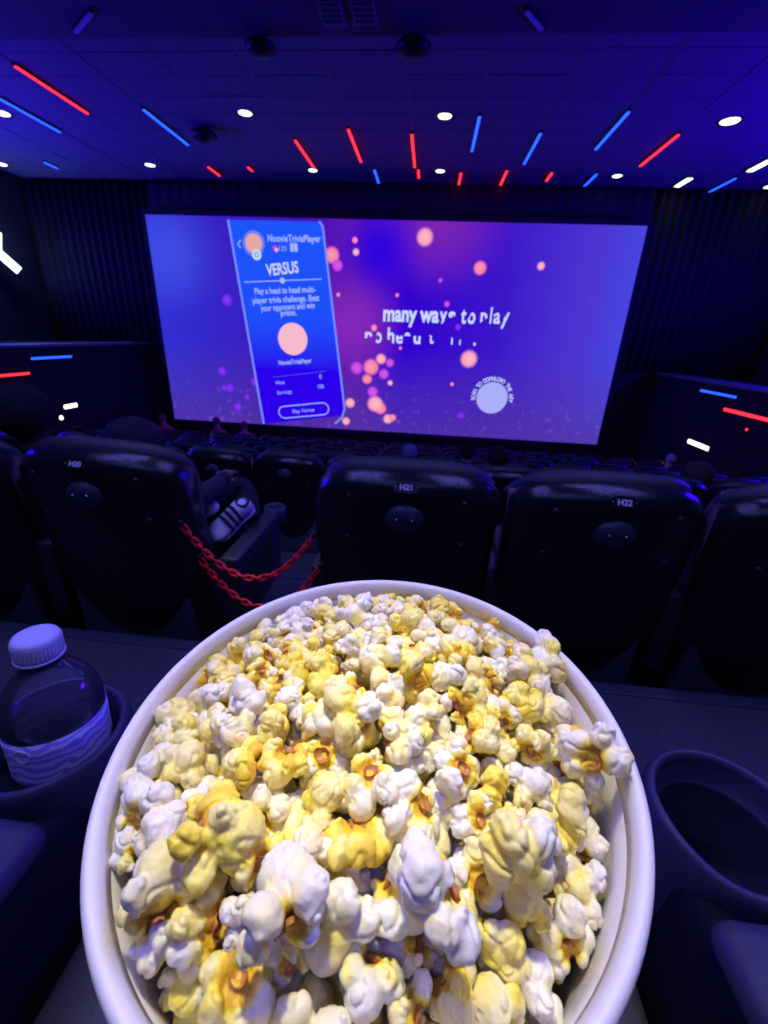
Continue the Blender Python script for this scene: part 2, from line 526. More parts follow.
# ------------------------------------------------------------------ the screen
def screen_material():
    m = bpy.data.materials.new('projected_picture')
    m.use_nodes = True
    nt = m.node_tree
    nt.nodes.clear()
    N, Lk = nt.nodes.new, nt.links.new
    tc = N('ShaderNodeTexCoord')
    sp = N('ShaderNodeSeparateXYZ')
    Lk(tc.outputs['Object'], sp.inputs[0])
    def maprange(src, a, b):
        r = N('ShaderNodeMapRange')
        r.inputs['From Min'].default_value = a
        r.inputs['From Max'].default_value = b
        Lk(src, r.inputs['Value'])
        return r.outputs['Result']
    u = maprange(sp.outputs['X'], -6.0, 6.0)
    v = maprange(sp.outputs['Z'], -2.52, 2.55)
    ramp = N('ShaderNodeValToRGB')
    stops = [(0.0, (0.03, 0.03, 0.66, 1)), (0.10, (0.035, 0.02, 0.58, 1)), (0.32, (0.05, 0.005, 0.50, 1)), (0.44, (0.11, 0.008, 0.46, 1)), (0.55, (0.03, 0.0, 0.62, 1)), (0.75, (0.045, 0.008, 0.58, 1)), (0.92, (0.075, 0.035, 0.64, 1)), (1.0, (0.06, 0.06, 0.74, 1))]
    cr = ramp.color_ramp
    cr.elements[0].position, cr.elements[0].color = stops[0]
    cr.elements[1].position, cr.elements[1].color = stops[-1]
    for p, c in stops[1:-1]:
        e = cr.elements.new(p)
        e.color = c
    Lk(u, ramp.inputs[0])
    cur = ramp.outputs[0]
    def mix(a, color, fac):
        x = N('ShaderNodeMix')
        x.data_type = 'RGBA'
        Lk(a, x.inputs['A'])
        x.inputs['B'].default_value = color
        Lk(fac, x.inputs['Factor'])
        return x.outputs['Result']
    def glow(cx, cz, r, strength):
        d = N('ShaderNodeVectorMath')
        d.operation = 'DISTANCE'
        Lk(tc.outputs['Object'], d.inputs[0])
        d.inputs[1].default_value = (cx, 0, cz)
        r_ = N('ShaderNodeMapRange')
        r_.interpolation_type = 'SMOOTHSTEP'
        r_.inputs['From Min'].default_value = r
        r_.inputs['From Max'].default_value = 0
        r_.inputs['To Max'].default_value = strength
        Lk(d.outputs['Value'], r_.inputs['Value'])
        return r_.outputs['Result']
    # lower edge of the picture greys out
    low = N('ShaderNodeMapRange')
    low.inputs['From Min'].default_value = 0.45
    low.inputs['From Max'].default_value = 0.0
    low.inputs['To Max'].default_value = 0.75
    Lk(v, low.inputs['Value'])
    cur = mix(cur, (0.085, 0.035, 0.33, 1), low.outputs['Result'])
    cur = mix(cur, (0.22, 0.02, 0.42, 1), glow(1.3, 2.6, 2.0, .85))
    cur = mix(cur, (0.26, 0.025, 0.48, 1), glow(-0.75, 0.2, 1.6, .8))
    cur = mix(cur, (0.015, 0.0, 0.75, 1), glow(-0.1, 1.9, 1.2, .85))
    cur = mix(cur, (0.06, 0.10, 0.85, 1), glow(-5.6, 1.7, 1.7, .6))
    n = N('ShaderNodeTexNoise')
    n.inputs['Scale'].default_value = 6.0
    n.inputs['Detail'].default_value = 8
    Lk(tc.outputs['Object'], n.inputs['Vector'])
    sm = N('ShaderNodeMapRange')
    sm.inputs['From Min'].default_value = 0.58
    sm.inputs['From Max'].default_value = 0.75
    Lk(n.outputs['Fac'], sm.inputs['Value'])
    band = N('ShaderNodeMapRange')
    band.inputs['From Min'].default_value = 0.28
    band.inputs['From Max'].default_value = 0.12
    band.inputs['To Max'].default_value = 0.5
    Lk(v, band.inputs['Value'])
    mu = N('ShaderNodeMath')
    mu.operation = 'MULTIPLY'
    Lk(sm.outputs['Result'], mu.inputs[0])
    Lk(band.outputs['Result'], mu.inputs[1])
    cur = mix(cur, (0.35, 0.12, 0.8, 1), mu.outputs[0])
    e = N('ShaderNodeEmission')
    Lk(cur, e.inputs[0])
    e.inputs[1].default_value = 1.0
    out = N('ShaderNodeOutputMaterial')
    Lk(e.outputs[0], out.inputs[0])
    return m

SX, SY, SZ = -1.27, 12.0, 0.0
def build_screen():
    t = empty('cinema_screen', (SX, SY, SZ))
    tag(t, 'wide glowing cinema screen with a blue and purple trivia advert', 'screen')
    x0, x1, z0, z1 = -6.0, 6.0, -2.52, 2.53
    pic = obj('picture', B(x0, x1, 0, 0.03, z0, z1), screen_material(), t)
    bm = bmesh.new()
    box(bm, x0 - .12, x1 + .12, .0, .09, z1, z1 + .12, bev=.01)
    box(bm, x0 - .12, x1 + .12, .0, .09, z0 - .12, z0, bev=.01)
    box(bm, x0 - .12, x0, .0, .09, z0, z1, bev=.01)
    box(bm, x1, x1 + .12, .0, .09, z0, z1, bev=.01)
    obj('frame', bm, M_CURT, t)
    def S(x): return x - SX
    # bokeh dots
    PK = emit('dot_pink', lin(255, 130, 170), 1.0)
    PK2 = emit('dot_peach', lin(255, 165, 190), 1.0)
    PU = emit('dot_purple', lin(120, 25, 235), 1.0)
    MG = emit('dot_magenta', lin(200, 70, 225), 1.0)
    dots = [(-0.3, 2.2, .19, PK2), (1.08, 1.59, .15, PK), (2.51, 1.67, .09, PK2), (1.05, -.49, .21, PK2), (-1.51, -.81, .20, PK), (-1.25, -.59, .13, PK2), (-1.01, -.68, .11, MG), (-1.37, -1.77, .21, PK2), (-1.22, -1.88, .16, PK), (-1.0, -2.16, .13, PK2), (-.87, -2.12, .10, PK), (-2.56, 1.77, .18, PK), (-2.42, 1.55, .13, MG), (-2.07, -1.78, .13, PK2), (-2.18, -2.29, .11, PK2), (-1.99, 2.1, .07, PK), (-1.96, 1.85, .08, PK2), (.36, .78, .07, MG), (.68, -1.14, .05, PK), (-.98, -1.19, .07, PK2), (-1.61, -1.12, .13, PK), (-1.16, -.97, .13, MG), (-.9, .94, .045, PK), (-5.35, .68, .14, PU), (-5.68, -1.11, .12, PU), (-5.5, -1.55, .12, PU), (-5.67, -1.56, .08, PU), (-4.76, -1.35, .12, PU), (-5.31, -2.07, .12, PU), (-5.02, -1.78, .08, PU), (-1.46, .16, .08, PK), (.69, .26, .08, PU), (-1.9, -.85, .16, MG), (-1.45, -1.45, .14, MG), (-.75, -.3, .04, PK), (1.0, -1.95, .10, PU), (-2.4, .9, .05, PK), (.15, 1.3, .05, MG)]
    soft = {}
    def soft_dot(m):
        if m.name in soft: return soft[m.name]
        c = m.node_tree.nodes['Emission'].inputs[0].default_value[:]
        g = bpy.data.materials.new(m.name + '_soft')
        g.use_nodes = True
        nt = g.node_tree
        nt.nodes.clear()
        tc = nt.nodes.new('ShaderNodeTexCoord')
        ln = nt.nodes.new('ShaderNodeVectorMath')
        ln.operation = 'LENGTH'
        nt.links.new(tc.outputs['Object'], ln.inputs[0])
        cr = nt.nodes.new('ShaderNodeValToRGB')
        cr.color_ramp.elements[0].color = (min(1, c[0] * 1.1), min(1, c[1] * 1.35 + .04), min(1, c[2] * 1.05), 1)
        cr.color_ramp.elements[1].color = (c[0] * .9, c[1] * .6, c[2], 1)
        nt.links.new(ln.outputs['Value'], cr.inputs[0])
        mr = nt.nodes.new('ShaderNodeMapRange')
        mr.interpolation_type = 'SMOOTHSTEP'
        mr.inputs['From Min'].default_value = 1.0
        mr.inputs['From Max'].default_value = .6
        nt.links.new(ln.outputs['Value'], mr.inputs['Value'])
        e = nt.nodes.new('ShaderNodeEmission')
        nt.links.new(cr.outputs[0], e.inputs[0])
        tr = nt.nodes.new('ShaderNodeBsdfTransparent')
        mx = nt.nodes.new('ShaderNodeMixShader')
        nt.links.new(mr.outputs['Result'], mx.inputs[0])
        nt.links.new(tr.outputs[0], mx.inputs[1])
        nt.links.new(e.outputs[0], mx.inputs[2])
        ou = nt.nodes.new('ShaderNodeOutputMaterial')
        nt.links.new(mx.outputs[0], ou.inputs[0])
        bm = bmesh.new()
        disc(bm, 0, 0, 1.0, 0.0, 28)
        me = to_mesh('light_dot', bm)
        me.materials.append(g)
        soft[m.name] = me
        return me
    for q, (x, z, r, m) in enumerate(dots):
        d = link('light_dot', soft_dot(m), None, t)
        d.location = (S(x), -0.003 - .0002 * (q % 8), z)
        d.scale = (r * 1.2, 1, r * 1.2)
    # phone-shaped panel
    pts = [(-5.14, 2.46), (-2.86, 2.46), (-2.78, 2.38), (-2.26, -1.95), (-2.30, -2.14), (-4.58, -2.51)]
    bm = bmesh.new()
    bm.faces.new([bm.verts.new((S(x), -.006, z)) for x, z in pts])
    pmat = bpy.data.materials.new('panel_picture')
    pmat.use_nodes = True
    nt = pmat.node_tree
    nt.nodes.clear()
    tc = nt.nodes.new('ShaderNodeTexCoord')
    sp = nt.nodes.new('ShaderNodeSeparateXYZ')
    nt.links.new(tc.outputs['Object'], sp.inputs[0])
    mr = nt.nodes.new('ShaderNodeMapRange')
    mr.inputs['From Min'].default_value = -2.5
    mr.inputs['From Max'].default_value = 2.5
    nt.links.new(sp.outputs['Z'], mr.inputs['Value'])
    cr = nt.nodes.new('ShaderNodeValToRGB')
    cr.color_ramp.elements[0].color = (0.03, 0.0, 0.80, 1)
    cr.color_ramp.elements[1].color = (0.012, 0.09, 0.95, 1)
    e_ = cr.color_ramp.elements.new(.3)
    e_.color = (0.022, 0.0, 0.85, 1)
    e_ = cr.color_ramp.elements.new(.55)
    e_.color = (0.012, 0.075, 0.95, 1)
    nt.links.new(mr.outputs['Result'], cr.inputs[0])
    e_ = nt.nodes.new('ShaderNodeEmission')
    nt.links.new(cr.outputs[0], e_.inputs[0])
    ou = nt.nodes.new('ShaderNodeOutputMaterial')
    nt.links.new(e_.outputs[0], ou.inputs[0])
    panel = obj('phone_panel', bm, pmat, t)
    EDGE = emit('panel_edge_light', lin(120, 140, 255), 1.0)
    WH = emit('screen_white', lin(205, 215, 255), 1.0)
    TX = emit('screen_pale_text', lin(165, 185, 255), 1.0)
    def line(pts_, r, m, name, parent=t, closed=False):
        bm_ = bmesh.new()
        tube(bm_, [(S(x), -.012, z) for x, z in pts_], r, 6, closed)
        for v_ in bm_.verts:
            v_.co.y = -.012 + (v_.co.y + .012) * .25
        return obj(name, bm_, m, parent)
    line([(-5.14, 2.46), (-4.58, -2.5)], .03, EDGE, 'panel_edge', panel)
    line([(-2.86, 2.47), (-2.78, 2.36), (-2.22, -1.95), (-2.30, -2.20), (-2.5, -2.38)], .028, EDGE, 'panel_edge', panel)
    line([(-4.85, 2.04), (-4.94, 1.95), (-4.87, 1.87)], .014, TX, 'back_arrow')
    line([(-4.86, 1.11), (-2.82, 1.24)], .011, TX, 'divider')
    line([(-4.23, -1.2), (-2.74, -.97)], .007, emit('screen_dim_line', lin(90, 90, 245)), 'divider')
    bm = bmesh.new()
    disc(bm, S(-3.84), 1.175, .07, -.014)
    obj('divider_dot', bm, TX, t)
    # plain round portrait discs
    for x, z, r, m in ((-4.53, 1.97, .28, emit('portrait_ring', lin(110, 130, 240))), (-4.53, 1.97, .215, emit('portrait_disc', lin(230, 165, 170))), (-4.47, 1.73, .12, emit('badge_disc', lin(190, 225, 245))), (-3.63, -.2, .40, emit('portrait_disc_large', lin(245, 185, 205)))):
        bm = bmesh.new()
        disc(bm, S(x), z, r, -.012 - (.3 - r) * .004, 32)
        d = obj('portrait_disc', bm, m, t)
    line([(-4.47 + .05 * math.cos(a * PI / 6), 1.73 + .05 * math.sin(a * PI / 6)) for a in range(12)], .012, emit('badge_mark', lin(70, 130, 190)), 'badge_mark', closed=True)
    for x, z, m in ((-4.0, 1.89, MG), (-3.96, 1.85, PK2)):
        bm = bmesh.new()
        disc(bm, S(x), z, .05, -.014, 12)
        obj('points_icon', bm, m, t)
    for k in (-.05, .05):
        obj('award_icon', B(S(-3.51) + k - .04, S(-3.51) + k + .04, -.016, -.012, 1.82, 2.0, bev=.015), TX, t)
    # button outline
    bt = []
    c0, c1, rr = Vector((-3.95, -2.14)), Vector((-2.84, -1.98)), .165
    ax = (c1 - c0).normalized()
    up = Vector((-ax.y, ax.x))
    for k in range(13):
        a = PI / 2 - PI * k / 12
        bt.append(c1 + ax * rr * math.cos(a) + up * rr * math.sin(a))
    for k in range(13):
        a = -PI / 2 - PI * k / 12
        bt.append(c0 + ax * rr * math.cos(a) + up * rr * math.sin(a))
    line([(p.x, p.y) for p in bt], .014, TX, 'button_outline', closed=True)
    # lettering
    def put(s, xa, za, xb, zb, size, m, name='lettering', bold=0.0, cut=None, y=-.02):
        me = text_mesh(s, size, 1.0, bold)
        xs = [v_.co.x for v_ in me.vertices]
        lo, hi = min(xs), max(xs)
        Lw = math.hypot(xb - xa, zb - za)
        ang = math.atan2(zb - za, xb - xa)
        for v_ in me.vertices:
            px_ = (v_.co.x - lo) / (hi - lo) * Lw
            v_.co = Vector((px_, 0, v_.co.y))
        if cut:
            bm_ = bmesh.new()
            bm_.from_mesh(me)
            for (co, no) in cut(Lw, size):
                bmesh.ops.bisect_plane(bm_, geom=bm_.verts[:] + bm_.edges[:] + bm_.faces[:], plane_co=co, plane_no=no, clear_outer=True)
            bm_.to_mesh(me)
            bm_.free()
        o = link(name, me, m, t)
        o.location = (S(xa), y, za)
        o.rotation_euler = (0, -ang, 0)
        return o
    put('NoovieTriviaPlayer', -4.16, 2.02, -2.83, 2.04, .21, TX, bold=.004)
    put('125', -3.88, 1.83, -3.70, 1.83, .15, TX)
    put('VERSUS', -4.23, 1.27, -3.40, 1.37, .36, WH, bold=.008)
    put('Play a head to head multi-', -4.58, .84, -2.98, .94, .20, TX, bold=.004)
    put('player trivia challenge. Beat', -4.65, .62, -2.88, .75, .20, TX, bold=.004)
    put('your opponent and win', -4.45, .45, -3.01, .57, .20, TX, bold=.004)
    put('prizes.', -3.92, .35, -3.49, .39, .20, TX, bold=.004)
    put('NoovieTriviaPlayer', -4.04, -.87, -3.12, -.77, .17, TX, bold=.004)
    put('Wins', -4.16, -1.40, -3.90, -1.36, .15, TX)
    put('0', -2.92, -1.18, -2.85, -1.17, .17, TX)
    put('Earnings', -4.11, -1.66, -3.71, -1.60, .15, TX)
    put('100', -2.96, -1.44, -2.80, -1.42, .15, TX)
    put('Play Versus', -3.70, -2.16, -3.08, -2.06, .15, TX)
    V3 = Vector
    put('many wa', -1.23, .34, .19, .355, .52, WH, bold=.018)
    # the letters that are still being wiped in are cut off
    put('y', .21, .355, .39, .36, .52, WH, bold=.016, cut=lambda L, s: [(V3((0, 0, -.04)), V3((.25, 0, -1)))])
    put('s', .42, .36, .60, .36, .52, WH, bold=.016, cut=lambda L, s: [(V3((0, 0, .10)), V3((.25, 0, -1)))])
    put('t', .74, .36, .87, .36, .52, WH, bold=.016)
    put('o', .91, .36, 1.10, .36, .52, WH, bold=.014, cut=lambda L, s: [(V3((.06, 0, .2)), V3((-1, 0, .55)))])
    put('p', 1.23, .37, 1.40, .375, .52, WH, bold=.012, cut=lambda L, s: [(V3((.10, 0, .08)), V3((.7, 0, -1)))])
    put('l', 1.46, .38, 1.50, .38, .52, WH, bold=.010)
    put('a', 1.55, .38, 1.72, .385, .52, WH, bold=.010, cut=lambda L, s: [(V3((0, 0, .2)), V3((-.5, 0, 1)))])
    put('y', 1.73, .39, 1.94, .395, .52, WH, bold=.010, cut=lambda L, s: [(V3((.09, 0, .16)), V3((-1, 0, .25)))])
    put('n', -1.69, -.19, -1.50, -.19, .52, WH, bold=.012, cut=lambda L, s: [(V3((.1, 0, .12)), V3((.35, 0, -1)))])
    put('o', -1.44, -.19, -1.25, -.19, .52, WH, bold=.012, cut=lambda L, s: [(V3((.05, 0, .1)), V3((-1, 0, .1)))])
    put('h', -1.10, -.18, -.92, -.18, .52, WH, bold=.012, cut=lambda L, s: [(V3((.05, 0, .06)), V3((-.7, 0, -1)))])
    put('e', -.88, -.18, -.70, -.18, .52, WH, bold=.012, cut=lambda L, s: [(V3((0, 0, .18)), V3((0, 0, 1)))])
    put('a', -.66, -.17, -.48, -.17, .52, WH, bold=.012, cut=lambda L, s: [(V3((0, 0, .17)), V3((0, 0, -1)))])
    put('u', -.42, -.17, -.24, -.17, .52, WH, bold=.012, cut=lambda L, s: [(V3((0, 0, .18)), V3((0, 0, 1)))])
    for s_, x, w_, c in (('t', -.02, .12, .2), ('l', .55, .04, .16), ('r', .76, .1, .12), ('.', 1.12, .06, .2)):
        put(s_, x, -.15, x + w_, -.15, .5, WH, bold=.010, cut=lambda L, s, c=c: [(V3((0, 0, c)), V3((.4, 0, 1)))])
    # download badge: plain pale disc with curved lettering
    bm = bmesh.new()
    disc(bm, S(1.77), -1.44, .41, -.012, 40)
    obj('badge_disc', bm, emit('code_disc', lin(170, 175, 250)), t)
    phrase = 'SCAN TO DOWNLOAD THE APP'
    a0, a1 = math.radians(186), math.radians(-6)
    for i, ch in enumerate(phrase):
        if ch == ' ': continue
        a = a0 + (a1 - a0) * i / (len(phrase) - 1)
        me = text_mesh(ch, .15, .85, .003, 'CENTER')
        for v_ in me.vertices:
            v_.co = Vector((v_.co.x, 0, v_.co.y))
        o = link('badge_letter', me, WH, t)
        o.location = (S(1.77) + .445 * math.cos(a), -.02, -1.44 + .445 * math.sin(a))
        o.rotation_euler = (0, -(a - PI / 2), 0)
build_screen()

def curtains():
    # pleated black drapes on both sides of the screen, valance and skirt
    def drape(xa, xb, za, zb, y, label, amp=.06, pitch=.22):
        n = int((xb - xa) / pitch * 6)
        bm = bmesh.new()
        prev = None
        for i in range(n + 1):
            x = xa + (xb - xa) * i / n
            yy = y + amp * math.sin(2 * PI * (x - xa) / pitch) + .02 * math.sin(x * 3.1)
            a, b = bm.verts.new((x, yy, za)), bm.verts.new((x, yy, zb))
            c, d = bm.verts.new((x, yy + .03, za)), bm.verts.new((x, yy + .03, zb))
            if prev:
                pa, pb, pc, pd = prev
                bm.faces.new((pa, a, b, pb)); bm.faces.new((pc, pd, d, c)); bm.faces.new((pb, b, d, pd)); bm.faces.new((pa, pc, c, a))
            prev = (a, b, c, d)
        tag(obj('curtain', bm, M_CURT, smooth=True), label, 'curtain')
    drape(XL + .1, -7.5, -0.45, CEIL - .05, 12.6, 'black pleated drape left of the screen')
    drape(4.98, XR - .1, -0.6, CEIL - .05, 12.6, 'black pleated drape right of the screen')
    drape(-8.0, 5.9, -3.28, -2.72, 12.3, 'black pleated skirt under the screen', .03, .3)
    drape(-7.4, 4.9, 2.75, CEIL - .05, 12.4, 'black pleated valance above the screen', .03, .3)
curtains()

# ------------------------------------------------------------------ seats
SW = 0.295        # half width of a seat back
def shell_y(u, z):
    # rear surface of the back shell (seat space: y grows towards the screen, z above its floor)
    t = (z - 0.2) / 0.72
    base = 0.11 * max(0.0, 1 - t) ** 1.2
    if z > 0.87:
        k = (z - 0.87) / 0.06
        base += 0.05 * k * k
    return base + 0.06 * u * u + 0.03 * abs(u) ** 8

def arch(u):
    return 0.028 * u * u + 0.05 * abs(u) ** 7

def loft_back(profile_fn, nu=22, squeeze=1.0):
    bm = bmesh.new()
    rows = []
    for i in range(nu + 1):
        u = -1 + 2 * i / nu
        rows.append([bm.verts.new(p) for p in profile_fn(u)])
    m = len(rows[0])
    for i in range(nu):
        for j in range(m):
            k = (j + 1) % m
            bm.faces.new((rows[i][j], rows[i + 1][j], rows[i + 1][k], rows[i][k]))
    bm.faces.new(rows[0])
    bm.faces.new(rows[-1][::-1])
    return bm

def shell_profile(u):
    pts = []
    zs = [0.04, 0.2, 0.3, 0.42, 0.54, 0.66, 0.76, 0.82, 0.86, 0.885, 0.905, 0.92, 0.93]
    for z in zs:
        zz = z - arch(u) * max(0, (z - .5) / .43) ** 1.5
        wd = SW * (1.0 + 0.03 * (0.93 - z))
        pts.append((u * wd, shell_y(u, z), zz))
    y = shell_y(u, .93)
    zt = .93 - arch(u)
    pts += [(u * SW, y + .035, zt + .002), (u * SW, y + .05, zt - .03)]
    for z in (.7, .45, .04):
        pts.append((u * SW * 1.01, shell_y(u, z) + .06, z - arch(u) * max(0, (z - .5) / .43) ** 1.5))
    return pts

def cushion_profile(u):
    y = shell_y(u, .90)
    zt = .93 - arch(u) * 1.1
    s = SW * .97
    e = .03 * abs(u) ** 6
    return [(u * s, shell_y(u, .25) + .062, .28), (u * s, shell_y(u, .55) + .062, .55), (u * s, y + .05, .82), (u * s, y + .045 + e, zt - .01), (u * s, y + .055 + e, zt + .018),
            (u * s, y + .085, zt + .03), (u * s, y + .125 - e, zt + .016), (u * s, y + .15 - e, zt - .04), (u * s, y + .155 - e, .7), (u * s, y + .17 - e, .5), (u * s, y + .2 - e, .35), (u * s, y + .17 - e, .28)]

PROTO = {}
def seat_meshes():
    sh = to_mesh('back_shell', loft_back(shell_profile), True); sh.materials.append(M_SHELL)
    cu = to_mesh('backrest_cushion', loft_back(cushion_profile, 16), True); cu.materials.append(M_LEATH)
    se = to_mesh('seat_cushion', B(-.25, .25, .22, .72, .36, .50, bev=.04, seg=3), True); se.materials.append(M_LEATH)
    ba = to_mesh('base', B(-.24, .24, .12, .66, .0, .36, bev=.02)); ba.materials.append(M_BASE)
    fo = to_mesh('footrest', B(-.24, .24, .70, .76, .10, .44, bev=.025, seg=2), True); fo.materials.append(M_LEATH)
    ar = bmesh.new()
    box(ar, -.036, .036, .14, .62, .20, .52, bev=.012)
    arm = to_mesh('armrest', ar); arm.materials.append(M_LEATH)
    PROTO.update(shell=sh, cushion=cu, seat=se, base=ba, foot=fo, arm=arm)
    cv = to_mesh('access_cover', lathe([(0, .022), (.02, .0215), (.042, .017), (.056, .008), (.062, 0), (.062, -.012), (0, -.012)], 36), True); cv.materials.append(M_NAVY)
    sc = to_mesh('screw', lathe([(0, .006), (.004, .005), (.006, .002), (.006, -.006), (0, -.006)], 10), True); sc.materials.append(M_METAL)
    rv = to_mesh('rivet', lathe([(0, .004), (.005, .003), (.009, .0), (.009, -.006), (0, -.006)], 12), True); rv.materials.append(M_BASE)
    PROTO.update(cover=cv, screw=sc, rivet=rv)
seat_meshes()

def on_shell(u, z):
    e = 1e-3
    def P(uu, zz):
        return Vector((uu * SW * (1 + .03 * (.93 - zz)), shell_y(uu, zz), zz - arch(uu) * max(0, (zz - .5) / .43) ** 1.5))
    p = P(u, z)
    du, dz = P(u + e, z) - p, P(u, z + e) - p
    n = du.cross(dz).normalized()
    if n.y > 0: n = -n
    zax = n
    xax = du.normalized()
    yax = zax.cross(xax)
    m = Matrix((xax, yax, zax)).transposed().to_4x4()
    m.translation = p
    return m

def seat(x, y, z, label, group=None, number=None, simple=False, arms=(.325,), rotz=0.0):
    t = empty('cinema_chair', (x, y, z), (0, 0, rotz))
    tag(t, label, 'seat', group)
    sh = link('back_shell', PROTO['shell'], None, t)
    link('backrest_cushion', PROTO['cushion'], None, t)
    link('seat_cushion', PROTO['seat'], None, t)
    link('base', PROTO['base'], None, t)
    if not simple:
        link('footrest', PROTO['foot'], None, t)
        for s in arms:
            a = link('armrest', PROTO['arm'], None, t)
            a.location.x = s
            ring = obj('cup_holder', lathe([(.040, .52), (.046, .528), (.052, .52), (.052, .44), (.034, .44), (.034, .455), (.038, .46)], 28, True), M_NAVY, a, True)
            ring.location = (0, .66, 0)
        cv = link('access_cover', PROTO['cover'], None, t)
        cv.matrix_local = on_shell(0, .785) @ Matrix.Diagonal((1, .82, 1, 1))
        for s in (-1, 1):
            k = link('screw', PROTO['screw'], None, cv)
            k.location = (s * .024, .012, .020)
        for u, zz in ((-.6, .855), (.6, .855), (-.62, .70), (.62, .70)):
            k = link('rivet', PROTO['rivet'], None, t)
            k.matrix_local = on_shell(u, zz)
    if number:
        bm = bmesh.new()
        pts = []
        w_, h_ = .021, .0185
        ring = []
        for k in range(12):
            a = -PI / 2 + PI * k / 11
            ring.append((w_ + h_ * math.cos(a), h_ * math.sin(a)))
        for k in range(12):
            a = PI / 2 + PI * k / 11
            ring.append((-w_ + h_ * math.cos(a), h_ * math.sin(a)))
        lo = [bm.verts.new((p[0], p[1], -.012)) for p in ring]
        hi = [bm.verts.new((p[0], p[1], .004)) for p in ring]
        bm.faces.new(hi)
        bm.faces.new(lo[::-1])
        for k in range(len(ring)):
            j = (k + 1) % len(ring)
            bm.faces.new((lo[k], lo[j], hi[j], hi[k]))
        pl = obj('number_plate', bm, M_PLATE, t)
        pl.matrix_local = on_shell(0, .893)
        me = text_mesh(number, .024, 1.0, .0006, 'CENTER')
        tx = link('number', me, M_PRINT, pl)
        tx.location = (0, -.0085, .0048)
        for s in (-1, 1):
            k = link('screw', PROTO['screw'], None, pl)
            k.location = (s * .033, 0, .003)
            k.scale = (.45, .45, .45)
    return t

H_FLOOR = -1.31
H_SEATS = [(-1.75, None, 'black seat at the far left edge with a dark-haired person in it', (.325,)),
           (-1.085, 'H20', 'black seat back with number plate H20, left of the chained gap', (.40,)),
           (-0.036, 'H21', 'black seat back with number plate H21 in the middle, behind the bucket', (-.30, .325)),
           (0.59, 'H22', 'black seat back with number plate H22, right of the middle seat', (.325,)),
           (1.235, None, 'black seat back at the right edge, beside the seat numbered H22', (.325,))]
for x, num, lab, arms in H_SEATS:
    seat(x, 1.20, H_FLOOR, lab, 'seat row H right in front', num, False, arms)

ROWS = [('G', 3.30, -1.89, -4.22, 12), ('F', 4.60, -2.215, -5.9, 17), ('E', 5.90, -2.525, -7.2, 20), ('D', 7.2, -2.80, -7.3, 21), ('C', 8.4, -3.03, -7.3, 21), ('B', 9.6, -3.25, -7.3, 21)]
ORD = ['second', 'third', 'fourth', 'fifth', 'sixth', 'frontmost']
def nth(k):
    return str(k) + ('th' if 10 <= k % 100 <= 20 else {1: 'st', 2: 'nd', 3: 'rd'}.get(k % 10, 'th'))
for i, (nm, y, z, xs, n) in enumerate(ROWS):
    for k in range(n):
        x = xs + k * .62
        if x > 5.6: break
        if i < 5:
            lab = 'black seat of the %s row ahead, %s from its left end' % (ORD[i], nth(k + 1))
        else:
            lab = 'black seat of the frontmost row under the screen, %s from its left end' % nth(k + 1)
        seat(x, y, z, lab, 'seats of the %s row' % ORD[i], None, i > 0, (.31,))

# ------------------------------------------------------------------ chains across the gap
def build_chains():
    def link_mesh():
        bm = bmesh.new()
        L, Wd = .0115, .0085
        pts = []
        for k in range(8):
            a = -PI / 2 + PI * k / 7
            pts.append((L + Wd * math.cos(a), Wd * math.sin(a), 0))
        for k in range(8):
            a = PI / 2 + PI * k / 7
            pts.append((-L + Wd * math.cos(a), Wd * math.sin(a), 0))
        tube(bm, pts, .0034, 6, True)
        me = to_mesh('chain_link', bm, True)
        me.materials.append(M_CHAIN)
        return me
    lm = link_mesh()
    def chain(p0, p1, sag, label):
        p0, p1 = Vector(p0), Vector(p1)
        N = 400
        path = []
        for i in range(N + 1):
            s = i / N
            q = p0.lerp(p1, s)
            q.z -= sag * 4 * s * (1 - s)
            path.append(q)
        t = empty('chain', p0)
        tag(t, label, 'chain')
        pitch = .0275
        acc, idx = 0.0, 0
        last = path[0]
        for i in range(1, N + 1):
            acc += (path[i] - path[i - 1]).length
            if acc >= pitch:
                acc -= pitch
                d = path[i] - path[i - 1]
                c = path[i]
                q = d.to_track_quat('X', 'Z')
                o = link('chain_link', lm, None, t)
                o.location = c - p0
                o.rotation_euler = (q @ Euler((PI / 4 + (PI / 2 if idx % 2 else 0), 0, 0)).to_quaternion()).to_euler()
                idx += 1
        for p in (p0, p1):
            k = obj('hook', lathe([(0, .012), (.008, .01), (.01, 0), (.008, -.01), (0, -.012)], 12), M_BLACKMET, t, True)
            k.location = p - p0
    chain((-.790, 1.25, -.615), (-.332, 1.25, -.618), .19, 'upper red plastic chain hung between seats H20 and H21')
    chain((-.785, 1.32, -.780), (-.330, 1.32, -.775), .20, 'lower red plastic chain, farther back in the gap between the seats')
build_chains()

# ------------------------------------------------------------------ people
def skin_body(name, verts, edges, radii, root=0, sub=2):
    me = bpy.data.meshes.new(name)
    me.from_pydata(verts, edges, [])
    o = bpy.data.objects.new(name, me)
    COL.objects.link(o)
    o.modifiers.new('skin', 'SKIN')
    if not me.skin_vertices:
        raise RuntimeError('no skin layer')
    for i, r in enumerate(radii):
        sv = me.skin_vertices[0].data[i]
        sv.radius = r if isinstance(r, tuple) else (r, r)
        sv.use_root = (i == root)
    s = o.modifiers.new('sub', 'SUBSURF')
    s.levels = sub
    s.render_levels = sub
    out = eval_mesh(o)
    bpy.data.objects.remove(o)
    for p in out.polygons:
        p.use_smooth = True
    return out

